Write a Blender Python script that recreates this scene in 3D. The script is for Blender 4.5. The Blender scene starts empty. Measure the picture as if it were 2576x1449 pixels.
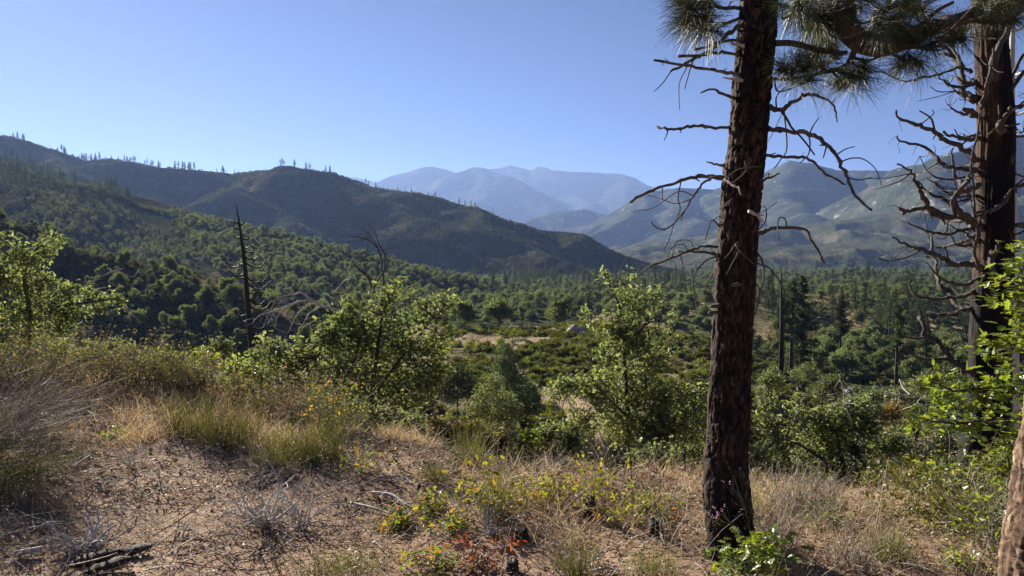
import bpy, math, random
import numpy as np
from mathutils import Vector
from mathutils.bvhtree import BVHTree

R = math.radians
scene = bpy.context.scene
rs = np.random.RandomState(7)
random.seed(7)

# ------------------------------------------------------------------ camera, sky, sun, exposure
HF = 68.0
F = 1288.0 / math.tan(R(HF / 2))           # focal length for a 2576 px wide picture
PITCH = math.atan((724.5 - 640.0) / F)
CAMZ = 2.0
cam_d = bpy.data.cameras.new("camera")
cam_d.sensor_width = 36.0
cam_d.lens = 18.0 / math.tan(R(HF / 2))
cam_d.clip_start = 0.05
cam_d.clip_end = 60000.0
cam = bpy.data.objects.new("camera", cam_d)
scene.collection.objects.link(cam)
cam.location = (0, 0, CAMZ)
cam.rotation_euler = (math.pi / 2 - PITCH, 0, 0)
scene.camera = cam

SUN_EL, SUN_AZ = 22.5, -37.0               # azimuth measured from +Y, negative to the left
world = bpy.data.worlds.new("World")
scene.world = world
world.use_nodes = True
wn, wl = world.node_tree.nodes, world.node_tree.links
bg = wn["Background"]
sky = wn.new("ShaderNodeTexSky")
sky.sky_type = 'NISHITA'
sky.sun_disc = False
sky.sun_elevation = R(SUN_EL)
sky.sun_rotation = R(SUN_AZ)
sky.altitude = 3200
sky.air_density = 0.65
sky.dust_density = 0.8
sky.ozone_density = 6.0
tint = wn.new("ShaderNodeMix")
tint.data_type = 'RGBA'
tint.blend_type = 'MULTIPLY'
tint.inputs[0].default_value = 1
tint.inputs[7].default_value = (.62, .545, .54, 1)      # a slightly violet clear morning sky
wl.new(sky.outputs[0], tint.inputs[6])
wl.new(tint.outputs[2], bg.inputs[0])
bg.inputs[1].default_value = 0.05
sun_d = bpy.data.lights.new("sun", 'SUN')
sun_d.energy = 5.0
sun_d.angle = R(0.5)
sun_d.color = (1.0, 0.93, 0.82)
sun = bpy.data.objects.new("sun", sun_d)
scene.collection.objects.link(sun)
sd = Vector((math.sin(R(SUN_AZ)) * math.cos(R(SUN_EL)), math.cos(R(SUN_AZ)) * math.cos(R(SUN_EL)), math.sin(R(SUN_EL))))
sun.rotation_euler = (-sd).to_track_quat('-Z', 'Y').to_euler()
scene.view_settings.view_transform = 'Standard'
scene.view_settings.look = 'None'
scene.view_settings.gamma = 1.0
scene.view_settings.use_curve_mapping = False
scene.view_settings.exposure = 1.85
cy = scene.cycles
cy.max_bounces = 6
cy.diffuse_bounces = 3
cy.glossy_bounces = 2
cy.transmission_bounces = 4
cy.transparent_max_bounces = 6
cy.volume_bounces = 0
cy.caustics_reflective = False
cy.caustics_refractive = False

# ------------------------------------------------------------------ picture point -> place
SP, CP = math.sin(PITCH), math.cos(PITCH)
def ray(x, y):
    dx, dy = (x - 1288.0) / F, (724.5 - y) / F
    return np.array([dx, CP + dy * SP, -SP + dy * CP])
def at(x, y, Y):
    r = ray(x, y)
    return np.array([0, 0, CAMZ]) + r * (Y / r[1])
def px(Y):                                   # metres per picture pixel at depth Y
    return Y / F

# ------------------------------------------------------------------ noise
def _h(ix, iy, s):
    n = (ix.astype(np.int64) * 374761393 + iy.astype(np.int64) * 668265263 + s * 1274126177) & 0x7fffffff
    n = ((n ^ (n >> 13)) * 1274126177) & 0x7fffffff
    return ((n ^ (n >> 16)) & 0xffff) / 65535.0
def vn(x, y, s=0):
    ix, iy = np.floor(x), np.floor(y)
    fx, fy = x - ix, y - iy
    u, v = fx * fx * fx * (fx * (fx * 6 - 15) + 10), fy * fy * fy * (fy * (fy * 6 - 15) + 10)
    a, b, c, d = _h(ix, iy, s), _h(ix + 1, iy, s), _h(ix, iy + 1, s), _h(ix + 1, iy + 1, s)
    return (a * (1 - u) + b * u) * (1 - v) + (c * (1 - u) + d * u) * v * 1.0
def fbm(x, y, s=0, o=5):
    t, a, n = 0.0, 1.0, 0.0
    for k in range(o):
        t = t + a * (vn(x, y, s + k) * 2 - 1); n += a
        x, y, a = x * 2.03 + 17.1, y * 2.03 + 9.7, a * 0.5
    return t / n
def rfbm(x, y, s=0, o=5):
    t, a, n = 0.0, 1.0, 0.0
    for k in range(o):
        t = t + a * (1 - 2 * np.abs(vn(x, y, s + k) * 2 - 1)); n += a
        x, y, a = x * 2.03 + 5.1, y * 2.03 + 3.7, a * 0.5
    return t / n
def worley(x, y, s=0):
    ix, iy = np.floor(x), np.floor(y)
    f1 = np.full(x.shape, 9.0); f2 = np.full(x.shape, 9.0); idv = np.zeros(x.shape)
    for i in (-1, 0, 1):
        for j in (-1, 0, 1):
            cx, cyy = ix + i, iy + j
            d = np.hypot(cx + _h(cx, cyy, s) - x, cyy + _h(cx, cyy, s + 3) - y)
            m = d < f1
            f2 = np.where(m, f1, np.minimum(f2, d)); idv = np.where(m, _h(cx, cyy, s + 7), idv); f1 = np.where(m, d, f1)
    return f1, f2, idv
def sstep(a, b, x):
    t = np.clip((x - a) / (b - a), 0, 1)
    return t * t * (3 - 2 * t)

# ------------------------------------------------------------------ mesh building
COL = scene.collection
class MB:
    def __init__(s): s.V, s.Fq, s.Ft, s.n, s.A = [], [], [], 0, []
    def add(s, V, q=None, t=None):
        V = np.asarray(V, dtype=float).reshape(-1, 3)
        if q is not None and len(q): s.Fq.append(np.asarray(q, dtype=np.int64) + s.n)
        if t is not None and len(t): s.Ft.append(np.asarray(t, dtype=np.int64) + s.n)
        s.V.append(V); s.n += len(V)
        return s
    def mesh(s, name, mat, origin=(0, 0, 0), smooth=True):
        V = np.concatenate(s.V) - np.asarray(origin, dtype=float)
        q = np.concatenate(s.Fq) if s.Fq else np.zeros((0, 4), np.int64)
        t = np.concatenate(s.Ft) if s.Ft else np.zeros((0, 3), np.int64)
        me = bpy.data.meshes.new(name)
        me.vertices.add(len(V)); me.vertices.foreach_set("co", V.ravel())
        loops = np.concatenate([q.ravel(), t.ravel()]).astype(np.int32)
        me.loops.add(len(loops)); me.loops.foreach_set("vertex_index", loops)
        starts = np.concatenate([np.arange(len(q)) * 4, len(q) * 4 + np.arange(len(t)) * 3]).astype(np.int32)
        me.polygons.add(len(starts)); me.polygons.foreach_set("loop_start", starts)
        me.polygons.foreach_set("use_smooth", np.full(len(starts), smooth, dtype=bool))
        me.update(calc_edges=True)
        if mat: me.materials.append(mat)
        return me
    def build(s, name, mat, parent=None, origin=(0, 0, 0), smooth=True, link=True):
        o = bpy.data.objects.new(name, s.mesh(name, mat, origin, smooth))
        if link: COL.objects.link(o)
        if parent is not None: o.parent = parent
        elif origin is not None: o.location = origin
        return o
def tag(o, label=None, cat=None, group=None, kind=None):
    if label: o["label"] = label
    if cat: o["category"] = cat
    if group: o["group"] = group
    if kind: o["kind"] = kind
    return o
def empty(name, loc, label, cat, group=None, link=True):
    o = bpy.data.objects.new(name, None)
    o.empty_display_size = 0.2
    if link: COL.objects.link(o)
    o.location = loc
    return tag(o, label, cat, group)
def copy_tree(src, parent=None):
    c = src.copy(); COL.objects.link(c); c.parent = parent
    for ch in src_children[src]:
        copy_tree(ch, c)
    return c
src_children = {}
def place(proto, name, loc, rz, sc, label, cat, group):
    r = proto["root"].copy(); r.name = name; COL.objects.link(r)
    r.location = loc; r.rotation_euler = (0, 0, rz)
    r.scale = (sc, sc, sc) if not isinstance(sc, tuple) else sc
    for ch in proto["parts"]:
        c = ch.copy(); COL.objects.link(c); c.parent = r
    return tag(r, label, cat, group)
def spline(P, per=4):
    P = np.asarray(P, dtype=float)
    if len(P) < 3: 
        t = np.linspace(0, 1, per + 1)[:, None]
        return P[0] * (1 - t) + P[-1] * t
    Q = np.vstack([2 * P[0] - P[1], P, 2 * P[-1] - P[-2]])
    out = []
    for i in range(1, len(Q) - 2):
        for t in np.linspace(0, 1, per, endpoint=False):
            a, b, c, d = Q[i - 1], Q[i], Q[i + 1], Q[i + 2]
            out.append(0.5 * ((2 * b) + (c - a) * t + (2 * a - 5 * b + 4 * c - d) * t * t + (3 * b - a - 3 * c + d) * t ** 3))
    out.append(P[-1])
    return np.array(out)
def tube(mb, P, rad, n=6):
    P = np.asarray(P, dtype=float); m = len(P)
    rad = np.interp(np.linspace(0, 1, m), np.linspace(0, 1, len(rad)), rad) if np.ndim(rad) else np.full(m, rad)
    T = np.gradient(P, axis=0); T /= np.linalg.norm(T, axis=1)[:, None] + 1e-9
    u = np.cross(T[0], (0.3, 0.2, 0.93)); 
    if np.linalg.norm(u) < 0.1: u = np.cross(T[0], (1, 0, 0))
    U = np.zeros_like(P)
    for i in range(m):
        u = u - T[i] * np.dot(u, T[i]); u = u / (np.linalg.norm(u) + 1e-9); U[i] = u
    W = np.cross(T, U)
    a = np.arange(n) * 2 * math.pi / n
    V = P[:, None, :] + rad[:, None, None] * (U[:, None, :] * np.cos(a)[None, :, None] + W[:, None, :] * np.sin(a)[None, :, None])
    V = V.reshape(-1, 3)
    i, j = np.meshgrid(np.arange(m - 1), np.arange(n), indexing='ij')
    q = np.stack([i * n + j, i * n + (j + 1) % n, (i + 1) * n + (j + 1) % n, (i + 1) * n + j], -1).reshape(-1, 4)
    tips = np.array([[k, (k + 1) % n, m * n] for k in range(n)]); tips = tips[:, ::-1]
    tipe = np.array([[(m - 1) * n + k, (m - 1) * n + (k + 1) % n, m * n + 1] for k in range(n)])
    mb.add(np.vstack([V, P[0], P[-1] + T[-1] * rad[-1] * 0.6]), q, np.vstack([tips, tipe]))
def rotmats(n, rng, tilt=None):
    """random rotations; with tilt (radians) the local Z stays within that angle of world Z"""
    if tilt is None:
        q = rng.normal(size=(n, 4))
    else:
        az, ti, sp = rng.uniform(0, 2 * math.pi, n), np.abs(rng.normal(0, tilt, n)), rng.uniform(0, 2 * math.pi, n)
        q1 = np.stack([np.cos(ti / 2), np.sin(ti / 2) * np.cos(az), np.sin(ti / 2) * np.sin(az), 0 * az], -1)
        w, x, y, z = q1.T; c, s = np.cos(sp / 2), np.sin(sp / 2)
        q = np.stack([w * c - z * s, x * c + y * s, y * c - x * s, w * s + z * c], -1)
    q = q / np.linalg.norm(q, axis=1)[:, None]
    w, x, y, z = q.T
    return np.stack([np.stack([1 - 2 * (y * y + z * z), 2 * (x * y - z * w), 2 * (x * z + y * w)], -1),
                     np.stack([2 * (x * y + z * w), 1 - 2 * (x * x + z * z), 2 * (y * z - x * w)], -1),
                     np.stack([2 * (x * z - y * w), 2 * (y * z + x * w), 1 - 2 * (x * x + y * y)], -1)], 1)
def scatter(mb, tpl, pos, M, sc):
    """join len(pos) copies of a small template (V, quads, tris)"""
    V, q, t = tpl
    n, k = len(pos), len(V)
    W = np.einsum('nij,kj->nki', M, V) * np.asarray(sc).reshape(-1, 1, 1) + pos[:, None, :]
    off = (np.arange(n) * k)[:, None, None]
    mb.add(W, (q[None] + off).reshape(-1, 4) if q is not None else None, (t[None] + off).reshape(-1, 3) if t is not None else None)

# ------------------------------------------------------------------ leaf templates
def t_leaf_simple(w=0.5, fold=0.12):           # a folded blade, base at the origin, along +Y
    V = np.array([[0, 0, 0], [-w / 2, .5, fold], [0, 1, .05], [w / 2, .5, fold], [0, .5, 0]])
    return V, np.array([[0, 4, 2, 1], [0, 3, 2, 4]]), None
def t_leaf_oak(seed=0):                        # lobed, pointed oak leaf
    r = np.random.RandomState(seed)
    half = [(0.02, 0.0), (0.10, .12), (.30, .24), (.14, .34), (.40, .52), (.17, .60), (.30, .84), (.10, .82)]
    V = [[0, 0, 0]]; L = []; Rr = []; mid = []
    for x, y in half:
        L.append([-x * r.uniform(.85, 1.15), y, .10 * x + r.uniform(-.03, .03)]); Rr.append([x * r.uniform(.85, 1.15), y, .10 * x + r.uniform(-.03, .03)])
    n = len(half)
    V = L + Rr + [[0, 0, 0], [0, .3, -.03], [0, .58, -.04], [0, 1.0, -.06]]
    c0, c1, c2, c3 = 2 * n, 2 * n + 1, 2 * n + 2, 2 * n + 3
    T = []
    for o, s in ((0, 1), (n, -1)):
        tri = [(c0, o + 1, o + 0), (c0, c1, o + 1), (c1, o + 2, o + 1), (c1, o + 3, o + 2), (c1, c2, o + 3), (c2, o + 4, o + 3),
               (c2, o + 5, o + 4), (c2, c3, o + 5), (c3, o + 6, o + 5), (c3, o + 7, o + 6)]
        T += [t if s > 0 else t[::-1] for t in tri]
    V = np.array(V, dtype=float)
    V[:, 2] -= 0.10 * V[:, 1] ** 2
    return V, None, np.array(T)
LEAF = t_leaf_simple()
OAK = [t_leaf_oak(i) for i in range(3)]
def t_clump(seed, n=5):                         # a small sprig of n blades, for trees seen from afar
    r = np.random.RandomState(seed)
    mb = MB()
    scatter(mb, LEAF, r.normal(0, .18, (n, 3)), rotmats(n, r), r.uniform(.5, .9, n))
    return np.concatenate(mb.V), np.concatenate(mb.Fq), None

# ------------------------------------------------------------------ materials
def new_mat(name):
    m = bpy.data.materials.new(name); m.use_nodes = True
    m.node_tree.nodes.clear()
    return m, m.node_tree.nodes, m.node_tree.links
def ramp(n, l, fac, stops):
    r = n.new("ShaderNodeValToRGB")
    e = r.color_ramp.elements
    while len(e) < len(stops): e.new(0.5)
    for k, (p, c) in enumerate(stops):
        e[k].position = p; e[k].color = (*c, 1)
    l.new(fac, r.inputs[0])
    return r.outputs[0]
def noise_node(n, l, scale, detail=4, vec=None, rough=.55):
    t = n.new("ShaderNodeTexNoise"); t.inputs["Scale"].default_value = scale
    t.inputs["Detail"].default_value = detail; t.inputs["Roughness"].default_value = rough
    if vec is not None: l.new(vec, t.inputs["Vector"])
    return t.outputs["Fac"]
def leaf_mat(name, stops, trans=.42, gloss=.06, rough=.38, tint=(1.75, 1.65, .6), objvar=.35):
    m, n, l = new_mat(name)
    g = n.new("ShaderNodeNewGeometry"); oi = n.new("ShaderNodeObjectInfo")
    c = ramp(n, l, g.outputs["Random Per Island"], stops)
    hv = n.new("ShaderNodeHueSaturation")
    ma = n.new("ShaderNodeMapRange"); ma.inputs[3].default_value = 1 - objvar; ma.inputs[4].default_value = 1 + objvar
    l.new(oi.outputs["Random"], ma.inputs[0]); l.new(ma.outputs[0], hv.inputs["Value"]); l.new(c, hv.inputs["Color"])
    mh = n.new("ShaderNodeMapRange"); mh.inputs[3].default_value = .5 - .03 * objvar; mh.inputs[4].default_value = .5 + .05 * objvar
    l.new(oi.outputs["Random"], mh.inputs[0]); l.new(mh.outputs[0], hv.inputs["Hue"])
    c = hv.outputs[0]
    d = n.new("ShaderNodeBsdfDiffuse"); t = n.new("ShaderNodeBsdfTranslucent"); gl = n.new("ShaderNodeBsdfGlossy")
    gl.inputs["Roughness"].default_value = rough
    tm = n.new("ShaderNodeMix"); tm.data_type = 'RGBA'; tm.blend_type = 'MULTIPLY'; tm.inputs[0].default_value = 1
    l.new(c, tm.inputs[6]); tm.inputs[7].default_value = (*[v for v in tint], 1)
    l.new(c, d.inputs[0]); l.new(tm.outputs[2], t.inputs[0])
    mx = n.new("ShaderNodeMixShader"); mx.inputs[0].default_value = trans
    l.new(d.outputs[0], mx.inputs[1]); l.new(t.outputs[0], mx.inputs[2])
    m2 = n.new("ShaderNodeMixShader"); m2.inputs[0].default_value = gloss
    l.new(mx.outputs[0], m2.inputs[1]); l.new(gl.outputs[0], m2.inputs[2])
    o = n.new("ShaderNodeOutputMaterial"); l.new(m2.outputs[0], o.inputs[0])
    return m
def bsdf_out(n, l, col, rough=.9, spec=.2, bump=None):
    b = n.new("ShaderNodeBsdfPrincipled"); b.inputs["Roughness"].default_value = rough
    b.inputs["Specular IOR Level"].default_value = spec
    l.new(col, b.inputs["Base Color"])
    if bump is not None:
        bn = n.new("ShaderNodeBump"); bn.inputs["Strength"].default_value = bump[1]; bn.inputs["Distance"].default_value = bump[2]
        l.new(bump[0], bn.inputs["Height"]); l.new(bn.outputs[0], b.inputs["Normal"])
    o = n.new("ShaderNodeOutputMaterial"); l.new(b.outputs[0], o.inputs[0])
def wood_mat(name, stops, scale=14, stretch=(1, 1, .12), rough=.85, bump=.4, spec=.2, dist=.01):
    m, n, l = new_mat(name)
    tc = n.new("ShaderNodeTexCoord"); mp = n.new("ShaderNodeMapping"); mp.inputs["Scale"].default_value = stretch
    l.new(tc.outputs["Object"], mp.inputs[0])
    f = noise_node(n, l, scale, 6, mp.outputs[0], .65)
    bsdf_out(n, l, ramp(n, l, f, stops), rough, spec, (f, bump, dist))
    return m
def hill_mat(name, brush, dry, rock, s, rock_at=.62, dry_at=.55, bump=1.0):
    """brush, dry grass and granite mixed by noise of real size (s = metres of the main patches)"""
    m, n, l = new_mat(name)
    tc = n.new("ShaderNodeTexCoord"); v = tc.outputs["Object"]
    big = noise_node(n, l, 1 / s, 5, v, .62); mid = noise_node(n, l, 4.3 / s, 5, v, .7); fine = noise_node(n, l, 19 / s, 3, v, .7)
    c1 = ramp(n, l, mid, [(.30, [x * .55 for x in brush]), (.5, brush), (.72, [x * 1.5 for x in brush])])
    a = n.new("ShaderNodeMath"); a.operation = 'ADD'; l.new(big, a.inputs[0])
    k = n.new("ShaderNodeMath"); k.operation = 'MULTIPLY'; k.inputs[1].default_value = .45; l.new(fine, k.inputs[0]); l.new(k.outputs[0], a.inputs[1])
    fd = ramp(n, l, a.outputs[0], [(dry_at + .14, (0, 0, 0)), (dry_at + .30, (1, 1, 1))])
    mx = n.new("ShaderNodeMix"); mx.data_type = 'RGBA'; l.new(fd, mx.inputs[0]); l.new(c1, mx.inputs[6]); mx.inputs[7].default_value = (*dry, 1)
    w = noise_node(n, l, 1.7 / s, 6, v, .75)
    k2 = n.new("ShaderNodeMath"); k2.operation = 'MULTIPLY'; l.new(w, k2.inputs[0]); l.new(mid, k2.inputs[1])
    fr = ramp(n, l, k2.outputs[0], [(rock_at * rock_at - .02, (0, 0, 0)), (rock_at * rock_at + .05, (1, 1, 1))])
    m3 = n.new("ShaderNodeMix"); m3.data_type = 'RGBA'; l.new(fr, m3.inputs[0]); l.new(mx.outputs[2], m3.inputs[6]); m3.inputs[7].default_value = (*rock, 1)
    bsdf_out(n, l, m3.outputs[2], 1.0, 0.0, (fine, bump, s * .05))
    return m

G = lambda *a: a
M_OAK = leaf_mat("oak leaves", [(0, (.078, .098, .046)), (.5, (.135, .160, .074)), (1, (.205, .222, .115))], .5, .03, .5, (1.5, 1.5, .8), .10)
M_OAKR = leaf_mat("bright oak leaves", [(0, (.095, .14, .030)), (.6, (.15, .195, .038)), (1, (.22, .245, .060))], .55, .05, .4, objvar=.08)
M_FAROAK = leaf_mat("hillside oak leaves", [(0, (.075, .095, .044)), (.5, (.118, .142, .066)), (1, (.18, .20, .095))], .42, .03, .5, (1.5, 1.5, .8), .28)
M_EVER = leaf_mat("evergreen scrub leaves", [(0, (.022, .036, .016)), (1, (.055, .075, .03))], .3, .05, .4)
M_CHAP = leaf_mat("chaparral leaves", [(0, (.04, .05, .022)), (.6, (.08, .088, .036)), (1, (.15, .125, .065))], .35, .02, .6, objvar=.45)
M_MANZ = leaf_mat("yellow green scrub leaves", [(0, (.08, .105, .02)), (1, (.17, .19, .035))], .4, .04, .5, objvar=.3)
M_PINEN = leaf_mat("pine needles", [(0, (.045, .070, .026)), (.55, (.09, .115, .04)), (.85, (.17, .165, .07)), (1, (.26, .16, .07))], .4, .07, .4, objvar=.2)
M_FARPINE = leaf_mat("far pine needles", [(0, (.028, .044, .022)), (1, (.06, .082, .036))], .3, .02, .5, objvar=.35)
M_STRAW = leaf_mat("dry straw", [(0, (.32, .22, .12)), (.5, (.50, .38, .23)), (1, (.66, .54, .36))], .4, .05, .5, (1.1, 1, .8), .15)
M_GRASSG = leaf_mat("green broom stems", [(0, (.15, .18, .045)), (.6, (.24, .26, .08)), (1, (.40, .36, .17))], .45, .05, .5, objvar=.15)
M_GREYSTEM = leaf_mat("grey wispy stems", [(0, (.17, .135, .105)), (.5, (.30, .25, .20)), (1, (.46, .41, .34))], .2, .05, .5, (1, 1, .9), .2)
M_REDDRY = leaf_mat("reddish dry leaves", [(0, (.14, .06, .03)), (.5, (.24, .11, .06)), (1, (.34, .20, .12))], .35, .04, .5, (1.2, .9, .7), .2)
M_BROWNDRY = leaf_mat("brown dry leaves", [(0, (.10, .065, .045)), (.5, (.20, .14, .09)), (1, (.32, .24, .17))], .3, .03, .5, (1.1, .95, .7), .2)
M_CURR = leaf_mat("yellow green currant leaves", [(0, (.11, .13, .02)), (.6, (.20, .20, .03)), (.88, (.28, .22, .04)), (1, (.34, .12, .03))], .5, .02, .55, objvar=.15)
M_CURR2 = leaf_mat("green and red currant leaves", [(0, (.07, .12, .02)), (.5, (.13, .17, .03)), (.78, (.24, .19, .05)), (.92, (.28, .13, .045)), (1, (.30, .07, .035))], .5, .02, .55, objvar=.1)
M_RED = leaf_mat("red autumn leaves", [(0, (.30, .055, .03)), (.6, (.38, .10, .045)), (1, (.36, .22, .07))], .5, .02, .55, (1.2, .8, .6), .1)
M_OLIVE = leaf_mat("dull olive leaves", [(0, (.07, .075, .035)), (.6, (.13, .12, .06)), (1, (.24, .19, .11))], .35, .03, .5, objvar=.2)
M_LITTER = leaf_mat("leaf litter", [(0, (.06, .038, .026)), (.25, (.17, .11, .072)), (.6, (.36, .25, .16)), (.88, (.52, .40, .28)), (1, (.62, .54, .44))], .15, .06, .45, (1, .9, .7), .1)
M_FLAKE = leaf_mat("bark flakes", [(0, (.03, .02, .015)), (.5, (.11, .065, .042)), (1, (.26, .17, .12))], .02, .03, .6, (1, .9, .7), .1)
M_PINK = leaf_mat("pink petals", [(0, (.55, .32, .48)), (1, (.72, .52, .66))], .4, .03, .5, (1, .9, 1), .1)
M_MISTLE = leaf_mat("orange mistletoe", [(0, (.12, .075, .02)), (1, (.24, .15, .04))], .4, .05, .4, objvar=.1)
M_DEAD = wood_mat("bleached dead wood", [(.25, (.18, .16, .14)), (.5, (.42, .39, .36)), (.8, (.66, .63, .59))], 30)
M_DEADPINE = wood_mat("weathered pine branch", [(.25, (.035, .028, .022)), (.5, (.10, .08, .065)), (.8, (.22, .19, .165))], 26)
M_DEADCEDAR = wood_mat("grey cedar branch", [(.25, (.022, .018, .015)), (.5, (.065, .054, .046)), (.85, (.20, .175, .15))], 22)
M_CHAR = wood_mat("charred wood", [(.3, (.008, .007, .007)), (.55, (.022, .018, .016)), (.8, (.07, .045, .03))], 12, rough=.7)
M_CHARBROWN = wood_mat("rotten dark bark", [(.3, (.018, .013, .010)), (.55, (.055, .038, .028)), (.8, (.14, .10, .075))], 25)
M_OAKBARK = wood_mat("oak bark", [(.3, (.03, .026, .022)), (.6, (.09, .078, .066)), (.85, (.17, .15, .13))], 18)
M_TWIG = wood_mat("twig litter", [(.3, (.12, .09, .07)), (.55, (.30, .25, .20)), (.8, (.52, .48, .42))], 40)
M_FARTRUNK = wood_mat("far trunk bark", [(.3, (.02, .016, .013)), (.7, (.07, .05, .038))], 4)

def bark_mat(name, stops, char_shade=None):
    m, n, l = new_mat(name)
    at_ = n.new("ShaderNodeAttribute"); at_.attribute_name = "ridge"
    tc = n.new("ShaderNodeTexCoord"); mp = n.new("ShaderNodeMapping"); mp.inputs["Scale"].default_value = (1, 1, .25)
    l.new(tc.outputs["Object"], mp.inputs[0])
    f = noise_node(n, l, 45, 5, mp.outputs[0], .7)
    s = n.new("ShaderNodeMath"); s.operation = 'MULTIPLY_ADD'; s.inputs[1].default_value = .55; l.new(f, s.inputs[0]); 
    k = n.new("ShaderNodeMath"); k.operation = 'MULTIPLY'; k.inputs[1].default_value = .7; l.new(at_.outputs["Fac"], k.inputs[0]); l.new(k.outputs[0], s.inputs[2])
    c = ramp(n, l, s.outputs[0], stops)
    if char_shade:
        big = noise_node(n, l, char_shade[0], 4, mp.outputs[0], .6)
        a2 = n.new("ShaderNodeAttribute"); a2.attribute_name = "char_shade"
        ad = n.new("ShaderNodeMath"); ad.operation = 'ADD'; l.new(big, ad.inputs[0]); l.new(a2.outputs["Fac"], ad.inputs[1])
        fc = ramp(n, l, ad.outputs[0], [(char_shade[1], (0, 0, 0)), (char_shade[1] + .12, (1, 1, 1))])
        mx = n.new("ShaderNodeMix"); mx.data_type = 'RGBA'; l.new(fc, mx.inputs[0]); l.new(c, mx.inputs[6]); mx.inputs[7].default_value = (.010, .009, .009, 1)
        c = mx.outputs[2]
    bsdf_out(n, l, c, .85, .15, (f, .6, .012))
    return m
M_PINEBARK = bark_mat("charred pine bark", [(.3, (.008, .007, .006)), (.55, (.028, .019, .014)), (.8, (.080, .045, .030)), (1, (.15, .10, .07))], (3.0, .52))
M_PINEBARK2 = bark_mat("pale pine bark", [(.25, (.018, .012, .009)), (.5, (.075, .045, .028)), (.75, (.20, .13, .085)), (1, (.42, .33, .25))], (5.0, .54))
M_CEDARBARK = bark_mat("burnt cedar bark", [(.25, (.010, .007, .006)), (.58, (.028, .017, .011)), (.82, (.080, .042, .024)), (1, (.24, .13, .07))], (1.6, .42))

# ------------------------------------------------------------------ terrain
class Ridge:
    """height above z of a hill: the highest of its crest lines, each falling away with distance"""
    def __init__(s, lines, amp, wl, seed, gul=.5, edge=.07):
        s.edge = edge
        s.lines = []
        for pts, prof in lines:
            s.lines.append((np.array([at(*p) for p in pts]), prof))
        s.amp, s.wl, s.seed, s.gul = amp, wl, seed, gul
    def __call__(s, x, y):
        best = np.full(x.shape, -1e9); dbest = np.full(x.shape, 1e9)
        wx = x + s.wl * .35 * fbm(x / s.wl, y / s.wl, s.seed + 50, 3); wy = y + s.wl * .35 * fbm(x / s.wl, y / s.wl, s.seed + 60, 3)
        for P, (s1, d1, s2, w) in s.lines:
            dm = np.full(x.shape, 1e12); zm = np.zeros(x.shape)
            for a, b in zip(P[:-1], P[1:]):
                e = b[:2] - a[:2]; L = e @ e
                t = np.clip(((wx - a[0]) * e[0] + (wy - a[1]) * e[1]) / L, 0, 1)
                d = np.hypot(wx - a[0] - t * e[0], wy - a[1] - t * e[1])
                m = d < dm
                dm = np.where(m, d, dm); zm = np.where(m, a[2] + t * (b[2] - a[2]), zm)
            z = zm - (s1 * np.minimum(np.sqrt(dm * dm + w * w) - w, d1) + s2 * np.maximum(dm - d1 - w, 0))
            k = z > best
            best = np.where(k, z, best); dbest = np.minimum(dbest, dm)
        f = np.clip(dbest / (s.wl * .8), s.edge, 1)
        best += f * s.amp * (rfbm(x / s.wl, y / s.wl, s.seed, 6) * s.gul + fbm(x / s.wl * 1.7, y / s.wl * 1.7, s.seed + 20, 6) * (1 - s.gul))
        return best
def E(pts, sl, w=10, s2=None, d1=1e9):
    return (pts, (sl, d1, s2 if s2 is not None else sl, w))

EDGE = np.array([(-30, 13.5), (-8, 12.5), (-4.5, 11.0), (-2.5, 9.6), (-1, 8.4), (0, 7.7), (1.5, 7.0), (3.5, 6.6), (8, 6.6), (30, 6.0)])
def zg(x, y):
    x = np.asarray(x, dtype=float); y = np.asarray(y, dtype=float)
    e = np.interp(x, EDGE[:, 0], EDGE[:, 1]) + .5 * fbm(x * .5, y * .2, 77, 3)
    z = .35 * (1 - sstep(0, 4.5, y)) + .10 * fbm(x * .35, y * .35, 3, 3) + .055 * fbm(x * 2.2, y * 2.2, 5, 4) + .25 * sstep(-1.5, -6, x)
    d = y - e
    sp = np.where(d > 6, d, np.log1p(np.exp(np.minimum(d, 6) * 1.6)) / 1.6)
    drop = np.where(sp < 22, .43 * sp, .43 * 22 + .18 * (sp - 22))
    return z - drop * (1 + .12 * fbm(x * .1, y * .1, 9, 3)) + np.minimum(sp * .06, .8) * fbm(x * .25, y * .25, 10, 4)
KNOLL = Ridge([E([(700, 960, 85), (900, 915, 88), (1110, 885, 92), (1250, 850, 96), (1445, 833, 96), (1600, 850, 95), (1750, 885, 95), (1900, 935, 95), (2050, 985, 95), (2250, 1060, 96), (2500, 1130, 98), (2900, 1180, 98)], .085, 6, .42, 32)], 2.2, 26, 11, .2)
GRASSY = Ridge([E([(1650, 815, 210), (1850, 775, 240), (2050, 742, 265), (2250, 738, 270), (2450, 750, 265), (2800, 740, 265)], .16, 12)], 4, 50, 13, .3)
SPURA = Ridge([E([(-500, 430, 260), (-150, 515, 230), (0, 556, 215), (150, 606, 200), (300, 662, 185), (420, 698, 175), (560, 750, 165), (700, 805, 158), (850, 850, 150), (1000, 890, 150)], .50, 5)], 5, 45, 15, .5)
SPURB = Ridge([E([(-500, 250, 900), (-200, 330, 800), (0, 405, 660), (150, 450, 600), (260, 488, 570), (340, 523, 545), (430, 548, 525), (560, 566, 500), (700, 604, 480), (900, 655, 450), (1100, 705, 430), (1350, 750, 400)], .26, 12),
               E([(560, 566, 500), (640, 640, 400), (800, 720, 320), (950, 790, 260)], .24, 10), E([(0, 405, 660), (60, 500, 480), (150, 600, 380)], .40, 10)], 9, 90, 17, .6)
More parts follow.
